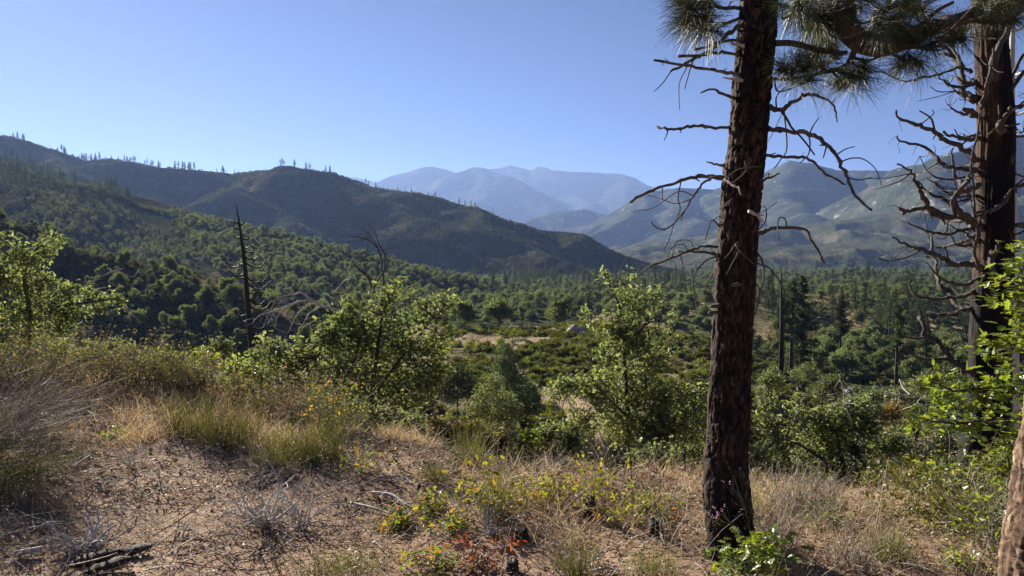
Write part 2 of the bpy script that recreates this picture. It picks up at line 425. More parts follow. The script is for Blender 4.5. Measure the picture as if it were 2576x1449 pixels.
MAIN = Ridge([E([(-700, 250, 1700), (-300, 290, 1500), (0, 347, 1350), (60, 362, 1340), (120, 380, 1330), (230, 408, 1330), (300, 402, 1300), (420, 422, 1290), (500, 428, 1300), (590, 436, 1310), (650, 424, 1290), (740, 424, 1270), (840, 436, 1250), (900, 462, 1240),
                 (960, 474, 1220), (1080, 490, 1180), (1160, 512, 1130), (1240, 547, 1080), (1330, 577, 1050), (1420, 592, 1020), (1500, 627, 1000), (1600, 662, 970), (1700, 682, 950), (1850, 700, 930)], .56, 10),
              E([(880, 450, 1240), (1000, 545, 1060), (1120, 566, 1010), (1240, 597, 970), (1330, 640, 920), (1560, 705, 840)], .55, 8),
              E([(650, 424, 1290), (620, 480, 1150), (700, 560, 1000)], .5, 10), E([(420, 422, 1290), (380, 480, 1130), (450, 550, 960)], .5, 10),
              E([(120, 380, 1330), (160, 440, 1100), (250, 520, 900)], .5, 10), E([(1160, 512, 1130), (1300, 620, 940), (1400, 660, 880)], .42, 8)], 48, 170, 19, .75)
ROLL = Ridge([E([(1500, 705, 1000), (1650, 692, 1100), (1800, 676, 1200), (2000, 692, 1200), (2200, 684, 1300), (2400, 690, 1250), (3000, 690, 1300)], .16, 40),
              E([(1600, 670, 1500), (1750, 645, 1600), (1900, 622, 1750), (2050, 632, 1750), (2200, 612, 1850), (2400, 610, 1800), (3000, 590, 1800)], .18, 50),
              E([(1700, 610, 2300), (1850, 588, 2300), (2000, 575, 2350), (2100, 560, 2350), (2300, 525, 2400), (2600, 490, 2400), (3000, 450, 2400)], .2, 50)], 62, 260, 23, .6)
RIGHTM = Ridge([E([(1400, 622, 3500), (1460, 590, 3700), (1540, 547, 3900), (1640, 492, 4100), (1720, 472, 4200), (1815, 474, 4200), (1860, 455, 4150), (1900, 440, 4100), (1945, 414, 4050), (1985, 402, 4000), (2030, 414, 4050), (2100, 426, 4100), (2180, 430, 4100), (2270, 436, 4100), (2400, 425, 4200)], .82, 25),
                E([(1985, 402, 4000), (1960, 470, 3600), (2020, 560, 3000), (2100, 610, 2700)], .5, 30), E([(1720, 472, 4200), (1760, 540, 3600), (1700, 600, 3100), (1600, 640, 2800)], .5, 30),
                E([(1640, 492, 4100), (1560, 570, 3500), (1480, 615, 3200)], .5, 30), E([(1900, 440, 4100), (1860, 530, 3500), (1880, 590, 2900)], .5, 30),
                E([(2180, 430, 4100), (2200, 500, 3600), (2150, 560, 3100)], .5, 30)], 130, 520, 29, .75)
GRANITE = Ridge([E([(2180, 560, 2700), (2230, 500, 2750), (2290, 442, 2800), (2340, 412, 2800), (2400, 372, 2800), (2450, 347, 2800), (2580, 330, 2850), (2800, 300, 2900), (3100, 330, 2900)], .62, 20),
                 E([(2450, 347, 2800), (2400, 440, 2500), (2330, 520, 2300)], .5, 20), E([(2600, 330, 2850), (2620, 430, 2500), (2560, 520, 2300)], .5, 20)], 95, 360, 31, .75)
SMALLR = Ridge([E([(1200, 610, 4900), (1310, 562, 5000), (1370, 543, 5100), (1440, 531, 5100), (1490, 524, 5100), (1545, 540, 5100), (1600, 570, 5100), (1700, 600, 5100)], .5, 30)], 90, 500, 37, .6)
FARA = Ridge([E([(700, 470, 9600), (880, 444, 9500), (960, 460, 9300), (1000, 442, 9100), (1050, 425, 9000), (1090, 421, 9000), (1145, 434, 9100), (1300, 470, 9200)], .5, 60), E([(1090, 421, 9000), (1040, 500, 7800), (1000, 560, 7000)], .45, 60)], 160, 700, 41, .6, .16)
FARB = Ridge([E([(1050, 500, 7800), (1130, 440, 8300), (1190, 421, 8500), (1240, 441, 8200), (1330, 480, 7800), (1420, 520, 7200)], .5, 60), E([(1190, 421, 8500), (1200, 500, 7400), (1230, 560, 6600)], .45, 60)], 140, 650, 43, .6, .16)
FARC = Ridge([E([(1150, 450, 10000), (1215, 430, 10200), (1285, 415, 10200), (1330, 427, 10200), (1355, 419, 10200), (1420, 433, 10000), (1490, 437, 9900), (1560, 436, 9800), (1600, 450, 9600), (1640, 466, 9500), (1720, 480, 9500), (1900, 490, 9500), (2300, 470, 9500)], .5, 60),
               E([(1285, 415, 10200), (1340, 480, 9000), (1400, 540, 7800)], .45, 60), E([(1560, 436, 9800), (1560, 500, 8700), (1600, 540, 7800)], .45, 60), E([(1420, 433, 10000), (1460, 490, 9000), (1480, 540, 8000)], .45, 60)], 170, 700, 47, .6, .16)
def valley(x, y):
    r = np.hypot(x, y)
    return -20.5 + 2.5 * fbm(x / 90, y / 90, 53, 4) * sstep(60, 160, r) + 6 * fbm(x / 700, y / 700, 54, 4) * sstep(500, 2000, r) - 6 * sstep(120, 60, r)

BV = []
def polar_patch(name, fn, az0, az1, r0, r1, na, nr, mat, floor=-30, log=True):
    az = np.radians(np.linspace(az0, az1, na))
    r = np.geomspace(r0, r1, nr) if log else np.linspace(r0, r1, nr)
    A, Rr = np.meshgrid(az, r, indexing='ij')
    X, Y = Rr * np.sin(A), Rr * np.cos(A)
    Z = fn(X.ravel(), Y.ravel()).reshape(X.shape)
    keep = Z > floor
    V = np.stack([X, Y, Z], -1).reshape(-1, 3)
    i, j = np.meshgrid(np.arange(na - 1), np.arange(nr - 1), indexing='ij')
    q = np.stack([i * nr + j, (i + 1) * nr + j, (i + 1) * nr + j + 1, i * nr + j + 1], -1).reshape(-1, 4)
    kk = keep.ravel()
    q = q[kk[q].any(axis=1)][:, ::-1]
    used = np.zeros(len(V), bool); used[q.ravel()] = True
    idx = np.cumsum(used) - 1
    mb = MB(); mb.add(V[used], idx[q])
    o = mb.build(name, mat); tag(o, kind='structure')
    BV.append((name, BVHTree.FromPolygons(V[used].tolist(), idx[q].tolist())))
    return o
def hit(x, y, only=None, Vd=None):
    d = Vector(ray(x, y)).normalized() if Vd is None else Vd
    best = None
    for nm, b in BV:
        if only and nm not in only: continue
        h = b.ray_cast(Vector((0, 0, CAMZ)), d)
        if h[0] is not None and (best is None or h[3] < best[1]): best = (h[0], h[3], nm)
    return best
def drop(x, y):                                  # height of the land at a place
    best = -1e9
    for nm, b in BV:
        h = b.ray_cast(Vector((x, y, 3000)), Vector((0, 0, -1)))
        if h[0] is not None: best = max(best, h[0].z)
    return best

M_GROUND, n_, l_ = new_mat("dry soil")
tc_ = n_.new("ShaderNodeTexCoord"); v_ = tc_.outputs["Object"]
f1_ = noise_node(n_, l_, .55, 5, v_, .6); f2_ = noise_node(n_, l_, 22, 6, v_, .75)
c1_ = ramp(n_, l_, f1_, [(.32, (.17, .115, .075)), (.5, (.37, .245, .165)), (.68, (.50, .37, .25))])
c2_ = ramp(n_, l_, f2_, [(.3, (.35, .33, .30)), (.55, (.9, .88, .85)), (.75, (1.35, 1.3, 1.2))])
mm_ = n_.new("ShaderNodeMix"); mm_.data_type = 'RGBA'; mm_.blend_type = 'MULTIPLY'; mm_.inputs[0].default_value = 1
l_.new(c1_, mm_.inputs[6]); l_.new(c2_, mm_.inputs[7])
bsdf_out(n_, l_, mm_.outputs[2], .95, .1, (f2_, .8, .03))
M_KNOLL = hill_mat("knoll scrub and soil", (.070, .072, .034), (.30, .23, .15), (.34, .28, .22), 9, .70, .50)
M_GRASSH = hill_mat("brown grass slope", (.065, .070, .032), (.27, .20, .125), (.42, .38, .33), 24, .68, .50)
M_SPURA = hill_mat("near spur scrub", (.044, .048, .024), (.20, .15, .10), (.34, .30, .26), 14, .72, .62)
M_SPURB = hill_mat("second spur scrub", (.040, .046, .024), (.18, .14, .10), (.36, .33, .29), 26, .68, .66)
M_MAIN = hill_mat("ridge chaparral", (.036, .040, .022), (.13, .105, .075), (.30, .27, .24), 46, .66, .62)
M_ROLL = hill_mat("rolling chaparral", (.052, .060, .034), (.12, .108, .072), (.36, .33, .29), 60, .64, .55)
M_RIGHT = hill_mat("granite mountain", (.048, .056, .034), (.095, .09, .062), (.34, .31, .28), 120, .58, .60)
M_FARM = hill_mat("far mountain", (.05, .058, .038), (.12, .10, .075), (.26, .24, .22), 300, .68, .62)
M_VALLEY = hill_mat("valley floor scrub", (.050, .060, .028), (.16, .13, .08), (.30, .27, .23), 30, .75, .74)

# foreground bank
ys = np.concatenate([np.linspace(-14, 1.5, 14), np.linspace(1.7, 14, 150), np.geomspace(14.3, 75, 50)])
xs = np.concatenate([-np.geomspace(60, 9.5, 28), np.linspace(-9, 9, 200), np.geomspace(9.5, 60, 28)])
X, Y = np.meshgrid(xs, ys, indexing='ij')
nx, ny = X.shape
V = np.stack([X, Y, zg(X, Y)], -1).reshape(-1, 3)
i, j = np.meshgrid(np.arange(nx - 1), np.arange(ny - 1), indexing='ij')
q = np.stack([i * ny + j, (i + 1) * ny + j, (i + 1) * ny + j + 1, i * ny + j + 1], -1).reshape(-1, 4)
mb = MB(); mb.add(V, q)
tag(mb.build("ground", M_GROUND), kind='structure')
BV.append(("ground", BVHTree.FromPolygons(V.tolist(), q.tolist())))
polar_patch("valley_floor", valley, -180, 180, 30, 12500, 200, 110, M_VALLEY, -1e9)
RISE = Ridge([E([(1050, 775, 300), (1250, 758, 310), (1450, 752, 320), (1650, 764, 310), (1800, 790, 290)], .13, 10), E([(1200, 735, 420), (1450, 722, 450), (1650, 712, 470), (1850, 722, 450), (2050, 716, 460), (2250, 704, 480), (2450, 712, 470), (2800, 705, 470)], .12, 14),
              E([(1500, 705, 640), (1700, 694, 680), (1950, 700, 660), (2150, 682, 700), (2350, 688, 690), (2800, 676, 700)], .12, 18)], 7, 70, 61, .5)
polar_patch("wooded_rise", RISE, -10, 48, 180, 850, 260, 120, M_VALLEY, -26)
polar_patch("knoll", KNOLL, -42, 50, 42, 190, 260, 130, M_KNOLL, -29)
polar_patch("grassy_slope", GRASSY, 0, 50, 130, 420, 170, 90, M_GRASSH, -27)
polar_patch("near_spur", SPURA, -50, 5, 90, 380, 240, 120, M_SPURA, -27)
polar_patch("second_spur", SPURB, -50, 12, 190, 1100, 280, 170, M_SPURB, -27)
polar_patch("left_ridge", MAIN, -50, 28, 640, 1700, 540, 220, M_MAIN, -27)
polar_patch("rolling_hills", ROLL, 2, 50, 700, 2900, 320, 190, M_ROLL, -32)
polar_patch("right_mountain", RIGHTM, 0, 42, 2200, 5200, 420, 210, M_RIGHT, -34)
polar_patch("granite_mountain", GRANITE, 18, 52, 1900, 3700, 200, 120, M_RIGHT, -34)
polar_patch("small_ridge", SMALLR, -5, 20, 4400, 5800, 110, 50, M_RIGHT, -34)
polar_patch("far_mountain", FARA, -25, 8, 6200, 11500, 170, 60, M_FARM, -34)
polar_patch("far_mountain", FARB, -12, 12, 5900, 10200, 140, 60, M_FARM, -34)
polar_patch("far_mountain", FARC, -12, 38, 7000, 12400, 220, 70, M_FARM, -34)

# haze: one closed box of thin even air
hz = MB()
hx, hz0, hz1 = 14500.0, -45.0, 1330.0
hv = np.array([[sx * hx, sy * hx, z] for z in (hz0, hz1) for sx, sy in ((-1, -1), (1, -1), (1, 1), (-1, 1))])
hz.add(hv, [[0, 3, 2, 1], [4, 5, 6, 7], [0, 1, 5, 4], [1, 2, 6, 5], [2, 3, 7, 6], [3, 0, 4, 7]])
M_HAZE, n_, l_ = new_mat("haze")
pv = n_.new("ShaderNodeVolumePrincipled")
pv.inputs["Color"].default_value = (.27, .40, .76, 1)
pv.inputs["Density"].default_value = 0.73e-4
pv.inputs["Anisotropy"].default_value = .30
pv.inputs["Density Attribute"].default_value = ""
out = n_.new("ShaderNodeOutputMaterial"); l_.new(pv.outputs[0], out.inputs["Volume"])
tag(hz.build("haze", M_HAZE, smooth=False), kind='stuff')

# ------------------------------------------------------------------ tree prototypes for the distance
def proto(name, parts):
    root = bpy.data.objects.new(name, None)
    obs = []
    for nm, mb, mat, sm in parts:
        obs.append(mb.build(nm, mat, None, link=False, smooth=sm))
    return {"root": root, "parts": obs}
CL = [t_clump(i) for i in range(4)]
def far_oak(seed, n=420, mat=None, H=5.0):
    r = np.random.RandomState(seed)
    tr = MB()
    tube(tr, spline([(0, 0, -.5), (r.uniform(-.2, .2), r.uniform(-.2, .2), H * .25), (r.uniform(-.4, .4), r.uniform(-.4, .4), H * .6)]), [.16, .06], 5)
    cr = MB()
    nl = r.randint(7, 11)
    nl += 6
    for k in range(nl):
        a = r.uniform(0, 2 * math.pi); d = r.uniform(.05, 1.0) * H * .34
        c = np.array([math.cos(a) * d, math.sin(a) * d, H * r.uniform(.30, .86) - d * .25])
        rad = H * r.uniform(.09, .21)
        m = n // nl
        u = r.normal(size=(m, 3)); u /= np.linalg.norm(u, axis=1)[:, None]
        p = c + u * rad * (r.uniform(.5, 1.1, (m, 1)) + .25 * r.rand(m, 1) ** 4) * np.array([1, 1, .85])
        scatter(cr, CL[k % 4], p, rotmats(m, r), r.uniform(.22, .50, m))
        tube(tr, spline([(0, 0, H * .25), c * .6 + np.array([0, 0, .3]), c]), [.07, .02], 4)
    return proto("oak_tree", [("trunk", tr, M_OAKBARK, True), ("crown", cr, mat or M_FAROAK, False)])
def far_pine(seed, H=14., bare=.35, w=.16, dens=1.0, n=900, dead=False, lean=0):
    r = np.random.RandomState(seed)
    tr, cr = MB(), MB()
    tube(tr, [(0, 0, -1), (lean * .3, 0, H * .4), (lean, 0, H)], [H * .022, H * .015, H * .003], 6)
    z = H * bare * .5
    while z < H * .985:
        f = (z - H * bare) / (H * (1 - bare))
        if f < 0:
            if r.rand() < .5:
                a = r.uniform(0, 6.28); L = H * r.uniform(.03, .09)
                tube(tr, [(0, 0, z), (math.cos(a) * L, math.sin(a) * L, z - L * .2)], [.05, .02], 4)
        else:
            L = H * w * (1 - f) ** .7 * r.uniform(.5, 1.15) * (.55 + .45 * min(1, f * 5)) + .25
            a = r.uniform(0, 6.28); dz = r.uniform(-.25, .15) * L + (f - .3) * L * .5
            end = np.array([math.cos(a) * L, math.sin(a) * L, dz])
            base = np.array([lean * z / H, 0, z])
            tube(tr, [base, base + end * .55, base + end], [.05, .03, .015], 4)
            if not dead or r.rand() < .2:
                m = int(max(4, n * L / H * .12 * dens))
                t = r.uniform(.3, 1.05, m)[:, None]
                p = base + end * t + r.normal(0, .10 * L + .06, (m, 3)) * np.array([1, 1, .7])
                scatter(cr, CL[r.randint(4)], p, rotmats(m, r), r.uniform(.28, .5, m) * (H / 14) ** .6)
        z += H * r.uniform(.006, .014) * (1.6 if f < 0 else 1)
    ps = [("trunk", tr, M_FARTRUNK if not dead else M_CHAR, True)]
    if cr.n: ps.append(("crown", cr, M_FARPINE, False))
    return proto("pine_tree", ps)
def snag(seed, H=12.):
    r = np.random.RandomState(seed)
    tr = MB(); tube(tr, [(0, 0, -3), (r.uniform(-.2, .2), 0, H * .5), (r.uniform(-.4, .4), 0, H)], [H * .02, H * .014, H * .004], 6)
    for k in range(r.randint(5, 16)):
        z = H * r.uniform(.3, .97); a = r.uniform(0, 6.28); L = H * r.uniform(.02, .08)
        tube(tr, [(0, 0, z), (math.cos(a) * L, math.sin(a) * L, z + L * r.uniform(-.4, .5))], [.06, .02], 4)
    return proto("burnt_snag", [("trunk", tr, M_CHAR, True)])
def bush(seed, n=90, mat=None, H=1.4, cl=.34):
    r = np.random.RandomState(seed)
    cr, st = MB(), MB()
    for k in range(r.randint(4, 7)):
        a = r.uniform(0, 6.28); d = r.uniform(0, .6) * H
        c = np.array([math.cos(a) * d, math.sin(a) * d, H * r.uniform(.3, .62)])
        u = r.normal(size=(n // 5, 3)); u /= np.linalg.norm(u, axis=1)[:, None]
        scatter(cr, CL[k % 4], c + u * H * .36 * r.uniform(.4, 1.1, (n // 5, 1)), rotmats(n // 5, r), r.uniform(.7, 1.2, n // 5) * cl)
        tube(st, [(0, 0, -.2), c * .6, c], [.04, .015], 4)
    return proto("shrub", [("stems", st, M_OAKBARK, True), ("foliage", cr, mat or M_CHAP, False)])
P_OAK = [far_oak(100 + k, 640) for k in range(6)]
P_OAKN = [far_oak(130 + k, 1400, M_FAROAK, 5.0) for k in range(5)]
P_PINE = [far_pine(200, 14, .16, .18, 1.2), far_pine(201, 14, .32, .17, 1.1), far_pine(202, 14, .10, .19, 1.2), far_pine(203, 14, .36, .14, .7), far_pine(204, 14, .15, .15, .8, lean=.6), far_pine(205, 14, .25, .2, .6), far_pine(206, 14, .42, .17, 1.0)]
P_PINEN = [far_pine(220, 16, .42, .13, 1.1, 2400), far_pine(221, 16, .5, .11, 1.0, 2200), far_pine(222, 16, .25, .14, 1.0, 2400)]
P_SNAG = [snag(300 + k) for k in range(4)]
P_BUSH = [bush(400 + k, 90, M_CHAP) for k in range(3)] + [bush(410 + k, 90, M_MANZ) for k in range(2)] + [bush(420, 90, M_EVER)]

def gn_instancer(name, pts, scl, rotz, idx, objs, kind_label):
    """one stuff object whose points each carry a copy of one of objs"""
    coll = bpy.data.collections.new(name + "_kinds")
    for k, o in enumerate(objs):
        o.name = "%s_%02d" % (name, k); coll.objects.link(o)
    me = bpy.data.meshes.new(name)
    me.vertices.add(len(pts)); me.vertices.foreach_set("co", np.asarray(pts, dtype=float).ravel())
    a = me.attributes.new("scl", 'FLOAT', 'POINT'); a.data.foreach_set("value", np.asarray(scl, dtype=np.float32))
    a = me.attributes.new("rot", 'FLOAT_VECTOR', 'POINT'); a.data.foreach_set("vector", np.stack([0 * rotz, 0 * rotz, rotz], -1).astype(np.float32).ravel())
    a = me.attributes.new("idx", 'INT', 'POINT'); a.data.foreach_set("value", np.asarray(idx, dtype=np.int32))
    o = bpy.data.objects.new(name, me); COL.objects.link(o); tag(o, kind='stuff')
    ng = bpy.data.node_groups.new(name, 'GeometryNodeTree')
    ng.interface.new_socket("Geometry", in_out='INPUT', socket_type='NodeSocketGeometry')
    ng.interface.new_socket("Geometry", in_out='OUTPUT', socket_type='NodeSocketGeometry')
    N, L = ng.nodes, ng.links
    gi, go = N.new("NodeGroupInput"), N.new("NodeGroupOutput")
    ci = N.new("GeometryNodeCollectionInfo"); ci.inputs[0].default_value = coll; ci.inputs["Separate Children"].default_value = True; ci.inputs["Reset Children"].default_value = True
    ip = N.new("GeometryNodeInstanceOnPoints"); ip.inputs["Pick Instance"].default_value = True
    def na(nm, t):
        x = N.new("GeometryNodeInputNamedAttribute"); x.data_type = t; x.inputs[0].default_value = nm
        return x.outputs["Attribute"]
    L.new(gi.outputs[0], ip.inputs["Points"]); L.new(ci.outputs[0], ip.inputs["Instance"])
    L.new(na("idx", 'INT'), ip.inputs["Instance Index"]); L.new(na("rot", 'FLOAT_VECTOR'), ip.inputs["Rotation"]); L.new(na("scl", 'FLOAT'), ip.inputs["Scale"])
    L.new(ip.outputs[0], go.inputs[0])
    md = o.modifiers.new("scatter", 'NODES'); md.node_group = ng
    return o
def joined(p):                                     # one mesh of a prototype's parts, for masses
    mb = MB(); mats = []
    me = bpy.data.meshes.new("mass")
    import bmesh
    bm = bmesh.new()
    for k, o in enumerate(p["parts"]):
        n0 = len(bm.faces)
        bm.from_mesh(o.data); bm.faces.ensure_lookup_table()
        for f in bm.faces[n0:]: f.material_index = k
        mats.append(o.data.materials[0])
    bm.to_mesh(me); bm.free()
    for m in mats: me.materials.append(m)
    return bpy.data.objects.new("mass", me)

def inpoly(pts, x, y):
    c = False
    for (x1, y1), (x2, y2) in zip(pts, pts[1:] + pts[:1]):
        if (y1 > y) != (y2 > y) and x < (x2 - x1) * (y - y1) / (y2 - y1) + x1: c = not c
    return c
class Spots:
    """visible places on the land, kept apart from each other"""
    def __init__(s): s.c = {}
    def ok(s, p, d):
        k = (int(p[0] // 12), int(p[1] // 12)); n = int(d // 12) + 1
        for a in range(-n, n + 1):
            for b in range(-n, n + 1):
                for q_ in s.c.get((k[0] + a, k[1] + b), ()):
                    if (q_[0] - p[0]) ** 2 + (q_[1] - p[1]) ** 2 < d * d: return False
        s.c.setdefault(k, []).append(p)
        return True
SPOTS = Spots()
def sample(poly, n, only, gap, tries=12, dens=None):
    out = []
    x0, x1 = min(p[0] for p in poly), max(p[0] for p in poly); y0, y1 = min(p[1] for p in poly), max(p[1] for p in poly)
    for _ in range(n * tries):
        if len(out) >= n: break
        x, y = random.uniform(x0, x1), random.uniform(y0, y1)
        if not inpoly(poly, x, y): continue
        if dens and random.random() > dens(x, y): continue
        h = hit(x, y)
        if h is None or (only and h[2] not in only): continue
        p = (h[0].x, h[0].y, h[0].z)
        if SPOTS.ok(p, gap): out.append(p)
    return out
oak_spots, pine_spots = [], []
def clumpy(x, y, s=60, t=.42, seed=1):
    return 1.0 if vn(np.array([x / s]), np.array([y / s]), seed)[0] > t else .12

# left spur: scattered oaks
for p in sample([(-120, 500), (160, 590), (430, 680), (560, 730), (1000, 840), (1000, 880), (420, 880), (200, 800), (-100, 760)], 150, ("near_spur", "valley_floor"), 3.2, dens=lambda x, y: clumpy(x, y, 50, .32, 3)):
    oak_spots.append((p, random.uniform(.35, .95) * random.choice((.8, 1, 1.1)), "round oak on the dark near spur", "oaks on the near spur"))
# second spur: the woodland of round lit oaks
for p in sample([(430, 540), (700, 590), (1000, 670), (1350, 740), (1350, 800), (1000, 800), (700, 760), (560, 690), (480, 620)], 330, ("second_spur", "valley_floor", "wooded_rise"), 4.6, dens=lambda x, y: clumpy(x, y, 45, .30, 5)):
    oak_spots.append((p, random.uniform(.7, 1.35), "round pale oak on the second spur", "oaks on the second spur"))
for p in sample([(1000, 690), (1500, 720), (1780, 740), (1780, 860), (1100, 860), (1000, 800)], 170, None, 5.5, dens=lambda x, y: clumpy(x, y, 60, .38, 6)):
    if p[1] > 125: oak_spots.append((p, random.uniform(.7, 1.35), "green oak on the valley floor", "oaks on the valley floor"))
for p in sample([(1880, 730), (2560, 720), (2560, 1000), (2100, 960), (1880, 900)], 150, None, 5.0, dens=lambda x, y: clumpy(x, y, 70, .45, 7) if not (1920 < x < 2350 and 790 < y < 880) else .10):
    if p[1] > 110: oak_spots.append((p, random.uniform(.6, 1.25), "green oak around the grassy slope", "oaks round the grassy slope"))
def zoned(jobs):
    """narrow the shared label of each group by size, height on the slope and side"""
    out = []
    for g in sorted(set(j[3] for j in jobs)):
        js = [j for j in jobs if j[3] == g]
        ss = sorted(j[1] for j in js); n = len(ss)
        za = sorted(j[0][0] / j[0][1] for j in js); el = sorted((j[0][2] - CAMZ) / math.hypot(j[0][0], j[0][1]) for j in js)
        for p, s_, lab, grp in js:
            size = "small" if s_ < ss[n // 3] else ("large" if s_ > ss[2 * n // 3] else "middling")
            az = p[0] / p[1]; e = (p[2] - CAMZ) / math.hypot(p[0], p[1])
            side = "left" if az < za[n // 4] else ("right" if az > za[3 * n // 4] else ("centre left" if az < za[n // 2] else "centre right"))
            row = "lower" if e < el[n // 3] else ("upper" if e > el[2 * n // 3] else "middle")
            sl = "%s %s, %s row, %s part" % (size, lab, row, side)
            out.append((p, s_, sl, "%s, %s %s %s" % (grp, size, row, side)))
    return out
oak_spots = zoned(oak_spots)
oak_spots.sort(key=lambda s: math.hypot(s[0][0], s[0][1]) / s[1])
mass_pts = []
for k, (p, s, lab, grp) in enumerate(oak_spots):
    if k < 300:
        near = math.hypot(p[0], p[1]) < 260
        pr = P_OAKN[k % 5] if near else P_OAK[k % 6]
        place(pr, "oak_tree", p, random.uniform(0, 6.28), (s * random.uniform(.9, 1.15), s * random.uniform(.9, 1.15), s), lab, "tree", grp)
    else: mass_pts.append((p, s))
for p in sample([(430, 530), (1000, 660), (1350, 730), (1800, 720), (1800, 790), (1000, 760), (480, 620)], 700, ("second_spur", "valley_floor", "left_ridge", "wooded_rise"), 3.6):
    mass_pts.append((p, random.uniform(.6, 1.1)))
for p in sample([(60, 470), (330, 530), (480, 640), (400, 690), (120, 610)], 230, ("second_spur", "left_ridge"), 4.5):
    mass_pts.append((p, random.uniform(.35, .9)))
for p in sample([(1600, 660), (2570, 640), (2570, 760), (1800, 760), (1500, 720)], 260, ("valley_floor", "rolling_hills", "left_ridge", "wooded_rise"), 6):
    mass_pts.append((p, random.uniform(.7, 1.4)))
for p in sample([(1880, 680), (2570, 670), (2570, 780), (1880, 770)], 330, ("valley_floor", "rolling_hills", "grassy_slope", "wooded_rise"), 4.5):
    mass_pts.append((p, random.uniform(.6, 1.2)))
mp_ = np.array([m[0] for m in mass_pts]); n_m = len(mp_)
gn_instancer("oak_woodland", mp_, [m[1] for m in mass_pts], rs.uniform(0, 6.28, n_m), rs.randint(0, 4, n_m), [joined(P_OAK[k]) for k in range(4)], "")

# pines of the distance
PINE_JOBS = []
def pines(spots, protos, smin, smax, label, group, name="pine_tree", cat="tree"):
    for p in spots:
        s = random.uniform(smin, smax)
        if name == "pine_tree":
            PINE_JOBS.append((p, s, label, group)); continue
        place(random.choice(protos), name, (p[0], p[1], p[2] - .2), random.uniform(0, 6.28), s, label, cat, group)
def crest(pts, only, extra=0):
    pts = list(pts) + [(x + random.gauss(0, 9), y - 4) for x, y in pts for _ in range(extra)]
    out = []
    for x, y in pts:
        yy = y - 12
        while yy < y + 60:
            h = hit(x, yy)
            if h is not None and h[2] in only:
                out.append((h[0].x, h[0].y, h[0].z)); break
            yy += 1.2
    return out
cr1 = crest([(33, 358), (57, 362), (265, 400), (250, 402), (240, 400), (320, 398), (330, 398), (340, 398), (313, 400), (370, 412), (385, 414), (400, 416), (404, 416), (465, 425), (472, 425), (460, 425), (480, 427), (440, 424), (490, 430), (545, 435), (560, 436), (570, 436),
              (155, 388), (165, 390), (160, 388), (200, 403), (208, 404), (217, 405), (223, 406), (705, 424), (770, 424), (780, 426), (830, 437), (560, 436), (590, 438), (740, 424), (715, 424)], ("left_ridge",), 1)
pines(cr1, P_PINE, .4, 1.1, "pine on the left ridge skyline", "pines on the left skyline")
cr1b = crest([(920, 468), (928, 470), (945, 474), (1000, 480), (1035, 484), (1095, 492), (1170, 515), (1185, 522), (1195, 526), (1240, 547), (1155, 510)], ("left_ridge",))
pines(cr1b, P_PINE, .5, .9, "pine on the ridge's falling shoulder", "pines on the ridge shoulder")
cr2 = crest([(4, 350), (120, 382), (127, 384), (185, 400), (265, 404), (555, 436), (765, 424), (880, 456), (950, 474), (1020, 484), (1090, 492), (1395, 590), (1290, 566), (670, 424)], ("left_ridge",))
pines(cr2, P_SNAG, .6, 1.0, "thin burnt trunk standing on the skyline of the left ridge", "burnt trunks on the left skyline", "burnt_snag")
cr3 = crest([(220, 470), (240, 478), (265, 490), (272, 492), (280, 494), (290, 500), (300, 503), (320, 515), (325, 516), (180, 455), (195, 462), (150, 450), (130, 445), (110, 437), (90, 432), (75, 425), (60, 422), (45, 418), (30, 412), (15, 408)], ("second_spur",))
pines(cr3, P_PINE, .6, 1.0, "hazy pine on the second spur's crest", "pines on the second spur crest")
pl = sample([(-40, 400), (150, 450), (250, 490), (320, 530), (220, 560), (100, 500), (-40, 470)], 70, ("second_spur",), 6)
pines(pl, P_PINE, .5, .95, "hazy pine on the second spur's slope", "pines on the second spur slope")
pv_ = sample([(1050, 700), (1300, 690), (1560, 700), (1780, 715), (1780, 790), (1300, 780), (1100, 740)], 110, ("valley_floor", "second_spur", "left_ridge", "wooded_rise"), 5)
pines(pv_, P_PINE, .5, 1.0, "dark pine among valley floor oaks", "pines on the valley floor")
ps_ = sample([(1050, 720), (1400, 740), (1700, 760), (1500, 830), (1200, 790)], 45, ("valley_floor", "second_spur", "wooded_rise"), 5)
pines(ps_, P_SNAG, .45, .9, "black burnt trunk among the valley floor oaks", "burnt trunks on the valley floor", "burnt_snag")
ps_ = sample([(100, 520), (1000, 560), (1100, 700), (500, 760), (150, 700)], 26, ("second_spur", "left_ridge", "near_spur", "valley_floor", "wooded_rise"), 10)
pines(ps_, P_SNAG, .5, .9, "black burnt trunk on the slopes of the left spurs", "burnt trunks on the spurs", "burnt_snag")
pr_ = sample([(1900, 690), (2560, 680), (2560, 870), (2100, 830), (1900, 780)], 80, ("valley_floor", "grassy_slope", "rolling_hills", "wooded_rise"), 5)
pines(pr_, P_PINE, .5, 1.0, "dark pine beyond the grassy slope", "pines beyond the grassy slope")
pg_ = sample([(2130, 770), (2400, 760), (2440, 850), (2250, 870)], 26, ("grassy_slope", "valley_floor"), 4)
pines(pg_, P_PINE, .55, .9, "pine on the brown grassy slope", "pines on the grassy slope")
pc_ = sample([(900, 470), (1100, 500), (1500, 640), (1560, 700), (1100, 660), (900, 560)], 60, ("left_ridge",), 14)
pines(pc_, P_PINE, .45, .8, "pine on the left ridge's shaded face", "pines on the ridge face")
PINE_JOBS = zoned(PINE_JOBS)
PINE_JOBS.sort(key=lambda j: math.hypot(j[0][0], j[0][1]) / j[1])
for p, s_, lab, grp in PINE_JOBS[:285]:
    place(random.choice(P_PINE), "pine_tree", (p[0], p[1], p[2] - .06 * 14 * s_), random.uniform(0, 6.28), (s_, s_, s_ * random.uniform(.75, 1.2)), lab, "tree", grp)
rest = PINE_JOBS[285:]
